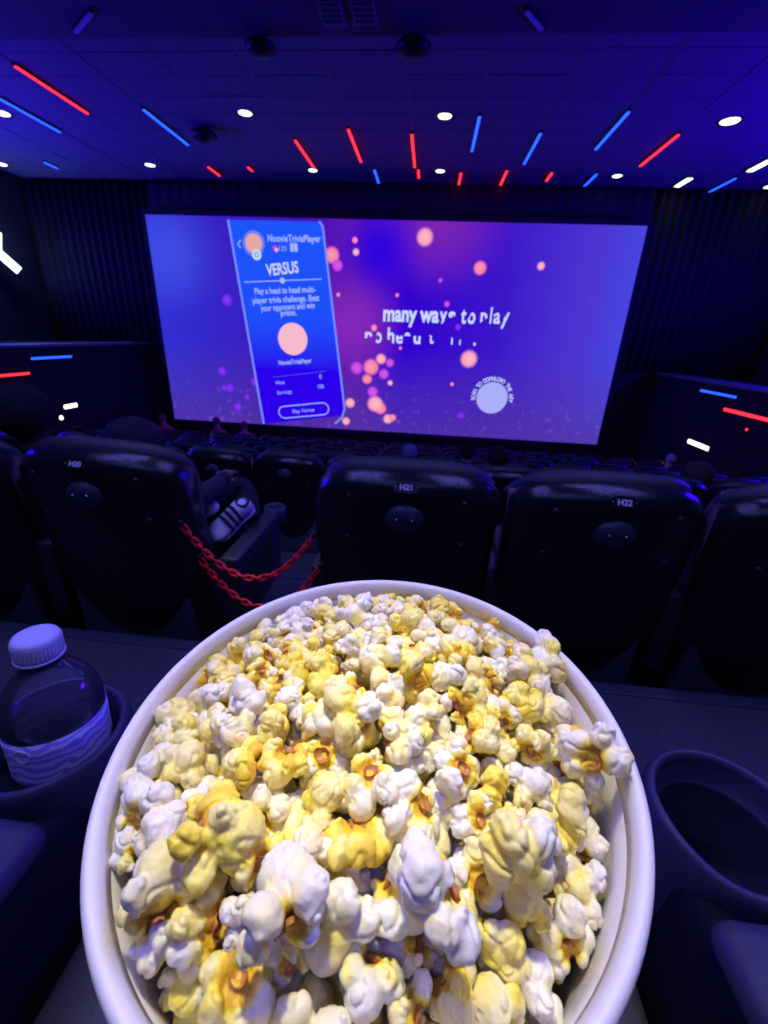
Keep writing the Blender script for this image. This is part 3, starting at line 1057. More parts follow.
def person(label, loc, head_top, shirt, skin_c, hair_c, head_off=(0, 0.28), hairstyle='short', pants=(0.02, 0.02, 0.03, 1), right_foot=None, k=1.0, lean=0.0):
    """seated, facing the screen; loc = seat place on its floor, head_top = height above that floor"""
    hx, hy = head_off
    ht = head_top
    hc = ht - .115                      # head centre
    pel = (hx * .5, max(hy + .10, .40), .56)
    n = [
        pel,                                            # 0 pelvis
        (hx * .6, pel[1] - .03, .56 + (hc - .20 - .56) * .35),   # 1 waist
        (hx * .9, (pel[1] + hy) / 2, .56 + (hc - .20 - .56) * .75),  # 2 chest
        (hx, hy + .01, hc - .16),                       # 3 base of neck
        (hx, hy + .005, hc - .085),                     # 4 neck
        (hx, hy + .005, hc - .03),                      # 5 jaw
        (hx, hy, hc + .035),                            # 6 skull
        (hx, hy + .075, hc - .045),                     # 7 chin
        (hx, hy + .095, hc - .005),                     # 8 nose root
        (hx, hy + .112, hc - .022),                     # 9 nose tip
    ]
    r = [(.15, .13), (.145, .115), (.16, .12), (.07, .065), .052, (.068, .075), (.076, .088), .035, .03, .011]
    e = [(0, 1), (1, 2), (2, 3), (3, 4), (4, 5), (5, 6), (5, 7), (6, 8), (8, 9)]
    ear = []
    for s in (-1, 1):
        n.append((hx + s * .085, hy + .0, hc + .0)); r.append(.016); e.append((5, len(n) - 1))
    hands = {}
    for s in (-1, 1):
        b = len(n)
        n += [(hx + s * .16, (pel[1] + hy) / 2, .56 + (hc - .20 - .56) * .86), (hx + s * .21, pel[1] + .02, .68), (hx + s * .16, pel[1] + .24, .66), (hx + s * .14, pel[1] + .30, .655)]
        r += [.062, .046, .034, (.036, .02)]
        e += [(2, b), (b, b + 1), (b + 1, b + 2), (b + 2, b + 3)]
        for f_ in range(4):
            q = len(n)
            xx = hx + s * (.115 + .018 * f_)
            ln = (.06, .07, .066, .05)[f_]
            n += [(xx, pel[1] + .34, .66), (xx, pel[1] + .34 + ln * .6, .645)]
            r += [.009, .007]
            e += [(b + 3, q), (q, q + 1)]
        q = len(n)
        n += [(hx + s * .10, pel[1] + .30, .66), (hx + s * .09, pel[1] + .335, .65)]
        r += [.010, .008]
        e += [(b + 3, q), (q, q + 1)]
    leg_from = len(n)
    for s in (-1, 1):
        b = len(n)
        if s > 0 and right_foot is not None:
            fx, fy, fz = right_foot
            n += [(hx + .1, pel[1] + .08, .56), (hx + .22, pel[1] + .34, .60), (fx, fy, fz)]
            r += [.085, .06, .045]
        else:
            n += [(hx + s * .1, pel[1] + .08, .56), (hx + s * .12, pel[1] + .42, .58), (hx + s * .12, pel[1] + .48, .14), (hx + s * .12, pel[1] + .62, .06)]
            r += [.088, .062, .045, (.042, .035)]
            e.append((b + 2, b + 3))
        e += [(0, b), (b, b + 1), (b + 1, b + 2)]
    me = skin_body('person', n, e, r)
    def cm(c, tag_):
        return mat('%s_%d_%d_%d' % (tag_, int(c[0] * 255), int(c[1] * 255), int(c[2] * 255)), c, .8 if tag_ != 'skin' else .5, var=.2, scale=40)
    me.materials.clear()
    for m in (cm(shirt, 'shirt'), cm(skin_c, 'skin'), cm(pants, 'trousers')):
        me.materials.append(m)
    for p in me.polygons:
        c = p.center
        if c.z > hc - .115 and abs(c.x - hx) < .13:
            p.material_index = 1
        elif c.y > pel[1] + .25 and abs(c.z - .655) < .06 and .07 < abs(c.x - hx) < .2:
            p.material_index = 1
        elif c.z < .60 or c.y > pel[1] + .14:
            p.material_index = 2
        else:
            p.material_index = 0
    o = link('person', me)
    o.location = loc
    o.scale = (k, k, k)
    tag(o, label, 'person')
    # hair: a rough cap over skull and nape
    bm = bmesh.new()
    bmesh.ops.create_icosphere(bm, subdivisions=4, radius=1)
    for v in bm.verts:
        d = v.co.normalized()
        rr = Vector((.093, .108, .105))
        if hairstyle == 'long' and d.z < 0 and d.y < .2:
            rr = Vector((.105, .115, .23))
        if hairstyle == 'big':
            rr = Vector((.115, .12, .12))
        nz = noise.noise(d * 5 + Vector((hx * 7, hy, ht))) * .06 + noise.noise(d * 14) * .04
        v.co = Vector((d.x * rr.x, d.y * rr.y, d.z * rr.z)) * (1 + nz)
        face = d.y > .35 and d.z < .45
        low = d.z < -.35 and hairstyle != 'long'
        if face: v.co *= .72
        if low: v.co *= .80
        v.co += Vector((hx, hy - .005, hc + .015))
    h = obj('hair', bm, mat('hair_%d_%d_%d' % tuple(int(c * 255) for c in hair_c[:3]), hair_c, .85, var=.5, scale=60, bump=.8, bscale=140, spec=.15), o, True)
    return o

SK = (0.42, 0.22, 0.15, 1)
SKD = (0.2, 0.1, 0.07, 1)
DK = (0.012, 0.009, 0.009, 1)
# H20 sitter: reclined, one leg folded so the white shoe shows beside the armrest
BLK = (0.006, 0.006, 0.008, 1)
person('person in seat H20 seen as dark hair above the seat back', (-1.085, 1.20, H_FLOOR), .975, (0.02, 0.02, 0.03, 1), SKD, (0.02, 0.014, 0.03, 1), (.01, .29), 'big', pants=BLK, right_foot=(.36, .47, .52))
person('dark-haired person at the far left edge, in the seat before H20', (-1.75, 1.20, H_FLOOR), 1.06, (0.015, 0.015, 0.02, 1), SKD, (0.012, 0.01, 0.016, 1), (.16, .38), 'big')
person('person with a pale blue-grey head covering beyond seat H21', (-.137, 4.60, -2.215), 1.06, (.05, .06, .1, 1), SK, (.10, .14, .24, 1), (0, .29), 'short')
person('dark-haired person with a bare pinkish neck, right of the pale head', (.522, 4.60, -2.215), 1.115, (.35, .12, .14, 1), (.65, .33, .28, 1), DK, (0, .29), 'short')
person('dark-haired person with a pale collar, between seats H21 and H22', (.642, 3.30, -1.89), 1.075, (.45, .4, .5, 1), SK, DK, (0, .27), 'short')
person('brown-haired person seen over the right shoulder of seat H22', (2.26, 3.30, -1.89), 1.03, (.05, .04, .05, 1), SKD, (.05, .03, .03, 1), (0, .3), 'big')
person('person in a white top far ahead on the right, under the white lamp bar', (4.89, 8.40, -3.03), 1.10, (.8, .8, .85, 1), (.6, .5, .5, 1), (.5, .45, .5, 1), (0, .3), 'short')
for x, dz, lab in ((-4.98, 1.26, 'person in a pink top in the front row, middle of three at left'), (-4.30, 1.20, 'person in a pink top in the front row, rightmost of three at left'), (-6.35, 1.26, 'person in a pink top in the front row, leftmost of three at left')):
    person(lab, (x, 9.60, -3.25), dz, (.85, .06, .25, 1), (.75, .25, .3, 1), (.25, .03, .1, 1), (0, .35), 'short')

def shoe(label, heel, toe, up, L):
    """lofted trainer: sole, upper, laces, collar"""
    t = empty('shoe', heel)
    x = (Vector(toe) - Vector(heel)).normalized()
    z = Vector(up)
    z = (z - x * z.dot(x)).normalized()
    y = z.cross(x)
    t.matrix_world = Matrix.Translation(Vector(heel)) @ Matrix((x, y, z)).transposed().to_4x4()
    tag(t, label, 'shoe', 'white shoes in the gap')
    secs = [(0.0, .026, .075), (.08, .034, .095), (.25, .036, .10), (.42, .036, .085), (.58, .042, .062), (.75, .047, .048), (.9, .042, .036), (1.0, .02, .018)]
    def body(z0f, topf, wide):
        bm = bmesh.new()
        rows = []
        for s, w_, h_ in secs:
            row = []
            for k in range(14):
                a = 2 * PI * k / 14
                c, sn = math.cos(a), math.sin(a)
                ww = w_ * wide
                row.append(bm.verts.new((s * L, math.copysign(abs(c) ** .7, c) * ww, z0f(h_) + (topf(h_) - z0f(h_)) * (.5 + .5 * math.copysign(abs(sn) ** .7, sn)))))
            rows.append(row)
        for i in range(len(rows) - 1):
            for k in range(14):
                j = (k + 1) % 14
                bm.faces.new((rows[i][k], rows[i][j], rows[i + 1][j], rows[i + 1][k]))
        bm.faces.new(rows[0][::-1])
        bm.faces.new(rows[-1])
        return bm
    W_ = mat('white_shoe_leather', (.75, .75, .8, 1), .6, var=.08)
    obj('upper', body(lambda h: .015, lambda h: h, 1.0), W_, t, True)
    obj('sole', body(lambda h: 0, lambda h: .02, 1.08), mat('shoe_sole', (.55, .55, .62, 1), .7), t, True)
    D_ = mat('dark_stripe_fabric', (.02, .02, .03, 1), .8)
    for k in range(3):
        s = .36 + k * .12
        h_ = np.interp(s, [q[0] for q in secs], [q[2] for q in secs])
        w_ = np.interp(s, [q[0] for q in secs], [q[1] for q in secs])
        bm = bmesh.new()
        tube(bm, [(s * L, math.cos(a) * w_ * 1.0, .02 + (h_ - .012) * max(0, math.sin(a)) ** .8) for a in np.linspace(.15, PI - .15, 11)], .0075, 6)
        obj('stripe', bm, D_, t, True)
    bm = bmesh.new()
    tube(bm, [(.13 * L + .024 * math.cos(a), .024 * math.sin(a), .097) for a in np.linspace(0, 2 * PI, 17)[:-1]], .006, 6, True)
    obj('collar', bm, D_, t, True)
    return t
shoe('white striped shoe beside the armrest, seen through the chained gap', (-.725, 1.69, -.725), (-.845, 1.555, -.825), (.2, -.55, .8), .215)
shoe('small white shoe toe left of the striped shoe in the gap', (-.965, 1.74, -.70), (-.90, 1.66, -.775), (-.2, -.5, .8), .125)

# ------------------------------------------------------------------ foreground seat of the viewer
ARMZ = -0.378
def own_seat():
    t = empty('recliner_chair', (-.024, 0, -1.08))
    tag(t, 'dark padded foreground seat with grey cushion and two cup-holder armrests', 'seat')
    def sub(name, bm, m, smooth=True, parent=None):
        # geometry is given in room space
        bmesh.ops.translate(bm, verts=bm.verts, vec=(.024, 0, 1.08))
        return obj(name, bm, m, parent or t, smooth)
    sub('seat_cushion', B(-.285, .232, -.28, .50, -.66, -.512, bev=.035, seg=4), M_CUSH)
    sub('base', B(-.27, .22, -.25, .42, -1.08, -.66, bev=.02), M_BASE, False)
    sub('backrest', B(-.285, .232, -.48, -.30, -.62, .12, bev=.05, seg=4), M_LEATH)
    for s, cx in ((-1, -.345), (1, .297)):
        cy = .279
        # armrest body
        bm = B(cx - .055, cx + .055, -.36, .262, -1.02, ARMZ - .03, bev=.02, seg=3)
        arm = sub('armrest', bm, M_INNER)
        pad = B(cx - .06, cx + .06, -.36, .205, ARMZ - .035, ARMZ - .004, bev=.014, seg=3)
        sub('arm_pad', pad, M_NAVY, True, arm)
        # cup holder: round tub with a fat rolled lip and an inner ledge
        prof = [(.046, -.10), (.050, -.032), (.0505, -.030), (.0555, -.028), (.0565, -.006), (.0585, -.001), (.062, .001), (.0655, -.002), (.0675, -.009), (.068, -.03), (.066, -.08), (.058, -.15), (.050, -.20), (0, -.20), (0, -.10)]
        bm = lathe(prof, 64)
        bmesh.ops.translate(bm, verts=bm.verts, vec=(cx, cy, ARMZ))
        # lip dips towards the sitter
        for v in bm.verts:
            d = math.atan2(v.co.y - cy, v.co.x - cx)
            if v.co.z > ARMZ - .02:
                v.co.z -= .008 * max(0, math.cos(d + PI * .62)) ** 4
        cup = sub('cup_holder', bm, M_NAVY, True, arm)
        bm = lathe([(.0462, -.098), (.0500, -.034), (.0495, -.034), (.045, -.097), (0, -.097), (0, -.098)], 48)
        bmesh.ops.translate(bm, verts=bm.verts, vec=(cx, cy, ARMZ))
        sub('liner', bm, M_INNER, True, arm)
own_seat()

# ------------------------------------------------------------------ water bottle
def bottle():
    cx, cy, z0 = -.345, .281, ARMZ - .093
    t = empty('water_bottle', (cx, cy, z0))
    t.rotation_euler = (-.03, .03, .4)
    t.scale = (1.0, 1.0, 1.0)
    tag(t, 'clear plastic water bottle with white cap and printed label in the left cup holder', 'bottle')
    outer = [(0, .004), (.02, .003), (.034, .0), (.040, .004), (.0425, .012), (.0425, .055)]
    for k in range(4):
        z = .058 + k * .013
        outer += [(.0425, z), (.0412, z + .004), (.0425, z + .008)]
    outer += [(.0428, .118), (.0425, .126), (.0405, .136), (.036, .147), (.0275, .159), (.0195, .168), (.0160, .173), (.0155, .177), (.0188, .178), (.0188, .181), (.0150, .182), (.0150, .196)]
    inner = [(max(0, r - .0008), z + (.0008 if z < .01 else 0)) for r, z in outer][::-1]
    bm = lathe(outer + inner, 56)
    def thin_clear(name, tint, body, ior):
        g = bpy.data.materials.new(name)
        g.use_nodes = True
        nt = g.node_tree
        nt.nodes.clear()
        tr = nt.nodes.new('ShaderNodeBsdfTransparent')
        tr.inputs[0].default_value = tint
        gl = nt.nodes.new('ShaderNodeBsdfGlossy')
        gl.inputs['Roughness'].default_value = .08
        df = nt.nodes.new('ShaderNodeBsdfDiffuse')
        df.inputs[0].default_value = (.7, .7, .75, 1)
        fr = nt.nodes.new('ShaderNodeFresnel')
        fr.inputs['IOR'].default_value = ior
        n = nt.nodes.new('ShaderNodeTexNoise')
        n.inputs['Scale'].default_value = 60
        b = nt.nodes.new('ShaderNodeBump')
        b.inputs['Strength'].default_value = .2
        b.inputs['Distance'].default_value = .002
        tc = nt.nodes.new('ShaderNodeTexCoord')
        nt.links.new(tc.outputs['Object'], n.inputs['Vector'])
        nt.links.new(n.outputs['Fac'], b.inputs['Height'])
        nt.links.new(b.outputs['Normal'], gl.inputs['Normal'])
        m1 = nt.nodes.new('ShaderNodeMixShader')
        m1.inputs[0].default_value = body
        nt.links.new(tr.outputs[0], m1.inputs[1])
        nt.links.new(df.outputs[0], m1.inputs[2])
        m2 = nt.nodes.new('ShaderNodeMixShader')
        nt.links.new(fr.outputs[0], m2.inputs[0])
        nt.links.new(m1.outputs[0], m2.inputs[1])
        nt.links.new(gl.outputs[0], m2.inputs[2])
        ou = nt.nodes.new('ShaderNodeOutputMaterial')
        nt.links.new(m2.outputs[0], ou.inputs[0])
        return g
    g = thin_clear('clear_plastic', (.97, .97, 1, 1), .07, 1.3)
    obj('bottle_body', bm, g, t, True)
    wm = thin_clear('water', (.72, .76, .92, 1), .0, 1.33)
    obj('water', lathe([(0, .006), (.033, .005), (.0385, .01), (.0408, .02), (.0405, .060), (0, .0605)], 40), wm, t, True)
    # cap with ribs
    cm = mat('white_cap_plastic', (.8, .8, .86, 1), .45, var=.04)
    cap = obj('cap', lathe([(0, .2035), (.0140, .2035), (.0178, .2025), (.0194, .1995), (.0197, .184), (.0186, .183), (.0170, .185), (.0170, .198), (0, .1985)], 56), cm, t, True)
    for k in range(40):
        a = 2 * PI * k / 40
        rb = obj('rib', B(.0190, .0199, -.0006, .0006, .1855, .1985), cm, cap)
        rb.rotation_euler = (0, 0, a)
    obj('cap_ring', lathe([(.0170, .1805), (.0202, .1805), (.0202, .1826), (.0170, .1826)], 48, True), cm, t, True)
    # printed label sleeve: white-blue with wave print
    lm = bpy.data.materials.new('printed_label')
    lm.use_nodes = True
    nt = lm.node_tree
    p = nt.nodes['Principled BSDF']
    tc = nt.nodes.new('ShaderNodeTexCoord')
    wv = nt.nodes.new('ShaderNodeTexWave')
    wv.bands_direction = 'Z'
    wv.inputs['Scale'].default_value = 34
    wv.inputs['Distortion'].default_value = 9
    wv.inputs['Detail'].default_value = 2
    wv.inputs['Detail Scale'].default_value = 1.2
    nt.links.new(tc.outputs['Object'], wv.inputs['Vector'])
    sp = nt.nodes.new('ShaderNodeSeparateXYZ')
    nt.links.new(tc.outputs['Object'], sp.inputs[0])
    cr = nt.nodes.new('ShaderNodeValToRGB')
    cr.color_ramp.elements[0].position = .42
    cr.color_ramp.elements[0].color = (.42, .36, .85, 1)
    cr.color_ramp.elements[1].position = .55
    cr.color_ramp.elements[1].color = (.88, .85, .95, 1)
    nt.links.new(wv.outputs['Fac'], cr.inputs[0])
    nt.links.new(cr.outputs[0], p.inputs['Base Color'])
    p.inputs['Roughness'].default_value = .35
    p.inputs['Transmission Weight'].default_value = .0
    lab = obj('label_sleeve', lathe([(.0432, .058), (.0434, .070), (.0432, .084), (.0436, .1), (.0434, .114), (.0430, .114), (.0430, .058)], 64, True), lm, t, True)
    # round mark on the label, facing the viewer
    for a0 in (-1.9,):
        bm = bmesh.new()
        pts = []
        for k in range(20):
            a = 2 * PI * k / 20
            th = a0 + .007 * math.cos(a) / .0437
            pts.append((.0439 * math.cos(th), .0439 * math.sin(th), .102 + .007 * math.sin(a)))
        tube(bm, pts, .0007, 5, True)
        obj('label_mark', bm, M_PRINT, lab, True)
bottle()

# ------------------------------------------------------------------ popcorn bucket
RIM = 0.140
BC = Vector((-.0167, .1765, -.2036))
BROT = Euler((.0799, -.045, 0))
BM4 = Matrix.Translation(BC) @ BROT.to_matrix().to_4x4()
BH = 0.285                      # depth of the bucket under its rim
RB = 0.098                      # radius at the bottom
def wall_r(z):                  # inner radius at height z (rim = 0)
    return .1325 + (RB - .1325) * (-z / BH)

def bucket():
    t = empty('popcorn_bucket')
    t.matrix_world = BM4
    tag(t, 'large round white paper bucket heaped with popcorn in the foreground', 'bucket')
    P = bpy.data.materials.new('coated_white_paper')
    P.use_nodes = True
    nt = P.node_tree
    p = nt.nodes['Principled BSDF']
    p.inputs['Base Color'].default_value = (.80, .78, .80, 1)
    p.inputs['Roughness'].default_value = .42
    p.inputs['Subsurface Weight'].default_value = .12
    p.inputs['Subsurface Radius'].default_value = (.01, .008, .007)
    n = nt.nodes.new('ShaderNodeTexNoise')
    n.inputs['Scale'].default_value = 250
    tc = nt.nodes.new('ShaderNodeTexCoord')
    nt.links.new(tc.outputs['Object'], n.inputs['Vector'])
    b = nt.nodes.new('ShaderNodeBump')
    b.inputs['Strength'].default_value = .08
    b.inputs['Distance'].default_value = .001
    nt.links.new(n.outputs['Fac'], b.inputs['Height'])
    nt.links.new(b.outputs['Normal'], p.inputs['Normal'])
    prof = [(0, -BH + .012), (RB - .002, -BH + .012), (wall_r(-.2), -.2), (wall_r(-.1), -.1), (wall_r(-.03), -.03), (wall_r(-.012), -.012), (wall_r(-.005) + .0001, -.005), (.1332, -.0018),
            (.1345, -.0001), (.1364, .0006), (.1385, -.0002), (.1398, -.0022), (.1402, -.0046), (.1396, -.0072), (.1378, -.0088), (.1358, -.0085), (wall_r(-.012) + .0022, -.011),
            (wall_r(-.03) + .0015, -.03), (wall_r(-.1) + .0015, -.1), (RB + .0015, -BH), (RB - .004, -BH), (RB - .004, -BH + .010), (0, -BH + .010)]
    wall = lathe(prof[:6] + [prof[16]] + prof[17:], 120)
    obj('bucket_wall', wall, P, t, True)
    obj('rolled_rim', lathe(prof[5:17], 120, True), P, t, True)
bucket()

# ---- popcorn shapes
def popcorn_material():
    m = bpy.data.materials.new('popped_corn')
    m.use_nodes = True
    nt = m.node_tree
    p = nt.nodes['Principled BSDF']
    at = nt.nodes.new('ShaderNodeAttribute')
    at.attribute_name = 'tone'
    oi = nt.nodes.new('ShaderNodeObjectInfo')
    tc = nt.nodes.new('ShaderNodeTexCoord')
    n = nt.nodes.new('ShaderNodeTexNoise')
    n.inputs['Scale'].default_value = 130
    n.inputs['Detail'].default_value = 3
    nt.links.new(tc.outputs['Object'], n.inputs['Vector'])
    add = nt.nodes.new('ShaderNodeMath')
    add.operation = 'MULTIPLY_ADD'
    nt.links.new(n.outputs['Fac'], add.inputs[0])
    add.inputs[1].default_value = .35
    nt.links.new(at.outputs['Fac'], add.inputs[2])
    # per-kernel butter
    pw = nt.nodes.new('ShaderNodeMath')
    pw.operation = 'POWER'
    nt.links.new(oi.outputs['Random'], pw.inputs[0])
    pw.inputs[1].default_value = 1.6
    add2 = nt.nodes.new('ShaderNodeMath')
    add2.operation = 'MULTIPLY_ADD'
    nt.links.new(pw.outputs[0], add2.inputs[0])
    add2.inputs[1].default_value = .42
    nt.links.new(add.outputs[0], add2.inputs[2])
    cr = nt.nodes.new('ShaderNodeValToRGB')
    els = [(0.0, (.88, .86, .83, 1)), (.30, (.89, .85, .70, 1)), (.50, (.93, .84, .36, 1)), (.78, (.95, .78, .08, 1)), (1.0, (.82, .52, .04, 1))]
    c = cr.color_ramp
    c.elements[0].position, c.elements[0].color = els[0]
    c.elements[1].position, c.elements[1].color = els[-1]
    for q, col in els[1:-1]:
        e = c.elements.new(q)
        e.color = col
    nt.links.new(add2.outputs[0], cr.inputs[0])
    nt.links.new(cr.outputs[0], p.inputs['Base Color'])
    p.inputs['Roughness'].default_value = .45
    p.inputs['Specular IOR Level'].default_value = .4
    p.inputs['Subsurface Weight'].default_value = .18
    p.inputs['Subsurface Radius'].default_value = (.004, .0028, .0015)
    p.inputs['Subsurface Scale'].default_value = 1.0
    n2 = nt.nodes.new('ShaderNodeTexNoise')
    n2.inputs['Scale'].default_value = 420
    n2.inputs['Detail'].default_value = 4
    nt.links.new(tc.outputs['Object'], n2.inputs['Vector'])
    b = nt.nodes.new('ShaderNodeBump')
    b.inputs['Strength'].default_value = .4
    b.inputs['Distance'].default_value = .0012
    nt.links.new(n2.outputs['Fac'], b.inputs['Height'])
    nt.links.new(b.outputs['Normal'], p.inputs['Normal'])
    return m
M_POP = popcorn_material()
M_HULL = mat('brown_kernel_hull', (.48, .20, .05, 1), .4, var=.5, scale=220)

def make_popcorn(seed):
    """lobed flake, about 2.8 cm across, centred on the origin; returns (mesh, hull mesh)"""
    r = random.Random(seed * 7 + 3)
    bm = bmesh.new()
    lobes = []
    hull_dir = Vector((r.uniform(-.4, .4), r.uniform(-.4, .4), 1)).normalized()
    axis = hull_dir.orthogonal().normalized()
    side = hull_dir.cross(axis)
    kind = seed % 4
    # puffed core on the side away from the hull
    lobes.append((-hull_dir * .0028, .0068, Vector((1, 1, .9)), .35))
    # lobes around the hull, uneven like petals folding back
    nl = r.randint(4, 6)
    ph = r.uniform(0, 6)
    for k in range(nl):
        a = ph + 2 * PI * k / nl + r.uniform(-.3, .3)
        rad = r.uniform(.0044, .0068) * (1.25 if kind == 1 and k == 0 else 1)
        lift = r.uniform(-.0045, .0045)
        c = (axis * math.cos(a) + side * math.sin(a)) * r.uniform(.0066, .0092) + hull_dir * lift
        tone = r.choice((0.0, 0.0, .05, .12, .25, .4))
        lobes.append((c, rad, Vector((r.uniform(.8, 1.2), r.uniform(.8, 1.2), r.uniform(.75, 1.1))), tone))
        for _ in range(r.randint(1, 3)):
            q = (c.normalized() + Vector((r.gauss(0, .5), r.gauss(0, .5), r.gauss(0, .5)))).normalized()
            lobes.append((c + q * rad * r.uniform(.55, .8), rad * r.uniform(.4, .66), Vector((1, 1, 1)), tone * r.uniform(.3, 1.2)))
        if r.random() < .5:                         # lip curling up over the hull
            q = (hull_dir * 1.0 - c.normalized() * .25).normalized()
            lobes.append((c + q * rad * .85, rad * r.uniform(.35, .5), Vector((1.1, 1.1, .8)), .02))
    if kind in (0, 2):                              # one big smooth dome
        d = (-hull_dir + Vector((r.gauss(0, .5), r.gauss(0, .5), r.gauss(0, .5)))).normalized()
        lobes.append((d * .0062, r.uniform(.0074, .0088), Vector((1.05, .9, 1)), 0.0))
    for c, rad, sc, tone in lobes:
        b = bmesh.new()
        bmesh.ops.create_icosphere(b, subdivisions=3, radius=rad)
        rot = Euler((r.uniform(0, 6), r.uniform(0, 6), r.uniform(0, 6))).to_matrix().to_4x4()
        merge(bm, b, Matrix.Translation(c) @ rot @ Matrix.Diagonal((*sc, 1)))
    me = bpy.data.meshes.new('raw')
    bm.to_mesh(me)
    bm.free()
    o = bpy.data.objects.new('raw', me)
    COL.objects.link(o)
    rm = o.modifiers.new('r', 'REMESH')
    rm.mode = 'VOXEL'
    rm.voxel_size = .00066
    rm.adaptivity = 0.0
    s = o.modifiers.new('s', 'SMOOTH')
    s.factor = .5
    s.iterations = 2
    out = eval_mesh(o)
    bpy.data.objects.remove(o)
    bpy.data.meshes.remove(me)
    nv = len(out.vertices)
    co = np.empty(nv * 3, 'f')
    out.vertices.foreach_get('co', co)
    co = co.reshape(-1, 3)
    no = np.empty(nv * 3, 'f')
    out.vertices.foreach_get('normal', no)
    no = no.reshape(-1, 3)
    off = Vector((seed * 3.7, seed * 1.3, 0))
    lc = np.array([l[0][:] for l in lobes])
    lr = np.array([l[1] for l in lobes])
    lt = np.array([l[3] for l in lobes])
    d2 = np.linalg.norm(co[:, None, :] - lc[None], axis=2) / lr[None]
    wgt = np.exp(-d2 * 5)
    tone = (wgt * lt[None]).sum(1) / wgt.sum(1)
    hd = np.array(hull_dir[:])
    hp = hd * .0035
    dh = np.linalg.norm(co - hp, axis=1)
    for i in range(nv):
        v = Vector(co[i])
        k = -max(0, .16 - abs(noise.noise(v * 120 + off))) * .0062 + noise.noise(v * 300 + off) * .00045 + noise.noise(v * 750 + off) * .00022
        co[i] += no[i] * k
        tone[i] += .30 * noise.noise(v * 70 + off * 2) + .10 * noise.noise(v * 210 + off)
    # buttery around the hull pocket
    tone += .75 * np.clip((.0085 - dh) / .0045, 0, 1)
    out.vertices.foreach_set('co', co.ravel())
    a = out.attributes.new('tone', 'FLOAT', 'POINT')
    a.data.foreach_set('value', np.clip(tone, 0, 1).astype('f'))
    for p in out.polygons:
        p.use_smooth = True
    out.materials.clear()
    out.materials.append(M_POP)
    out.name = 'popcorn'
    out.update()
    # hull: thin torn bowl of the kernel skin sitting in the pocket between the lobes
    hb = bmesh.new()
    bmesh.ops.create_icosphere(hb, subdivisions=3, radius=1)
    kill = [v for v in hb.verts if v.co.z > -.05 + .55 * noise.noise(v.co * 2.0 + off)]
    bmesh.ops.delete(hb, geom=kill, context='VERTS')
    bmesh.ops.solidify(hb, geom=hb.faces[:], thickness=.06)
    q = hull_dir.to_track_quat('Z', 'X').to_matrix().to_4x4()
    hr = r.uniform(.0036, .0048)
    bmesh.ops.transform(hb, matrix=Matrix.Translation(hull_dir * r.uniform(.0050, .0062)) @ q @ Matrix.Diagonal((hr, hr * .8, hr * .7, 1)), verts=hb.verts)
    hm = to_mesh('hull', hb, True)
    hm.materials.append(M_HULL)
    rad = np.sqrt((co ** 2).sum(1)).max()
    return out, hm, float(rad)
POPS = [make_popcorn(s) for s in range(16)]

# ---- packing: relax soft spheres inside the bucket under a heaped surface
def heap(x, y):
    rr = np.sqrt(x * x + y * y) / .13
    a = np.arctan2(y, x)
    h = .020 - .044 * rr ** 2.4 + .010 * np.clip(np.sin(a), 0, 1) * rr
    h -= .045 * np.clip(np.cos(a + .95), 0, 1) ** 3 * np.clip(rr - .35, 0, 1)      # hollow towards the right front
    h += .018 * np.clip(np.cos(a + 2.3), 0, 1) ** 2 * np.clip(rr - .3, 0, 1)        # higher at the left front
    return h

def pack():
    N = 520
    depth = .066
    th = rng.uniform(0, 2 * PI, N)
    rr = np.sqrt(rng.uniform(0, 1, N)) * .122
    P = np.stack([rr * np.cos(th), rr * np.sin(th), np.zeros(N)], 1)
    P[:, 2] = heap(P[:, 0], P[:, 1]) - rng.uniform(0, depth, N)
    size = np.clip(rng.normal(1.0, .16, N), .68, 1.42)
    R = .0104 * size
    for it in range(170):
        d = P[:, None, :] - P[None]
        L = np.sqrt((d ** 2).sum(2)) + np.eye(N)
        ov = np.clip(R[:, None] + R[None] - L, 0, None)
        np.fill_diagonal(ov, 0)
        push = (d / L[..., None] * (ov * .28)[..., None]).sum(1)
        P += push
        P[:, 2] += rng.normal(0, .0002, N)
        r_ = np.sqrt(P[:, 0] ** 2 + P[:, 1] ** 2)
        lim = wall_r(np.minimum(P[:, 2], 0)) - R * 1.3
        k = np.where(r_ > lim, lim / np.maximum(r_, 1e-6), 1)
        P[:, 0] *= k
        P[:, 1] *= k
        top = heap(P[:, 0], P[:, 1]) - R * .3
        P[:, 2] = np.minimum(P[:, 2], top)
        P[:, 2] = np.maximum(P[:, 2], top - depth)
    return P, R, size

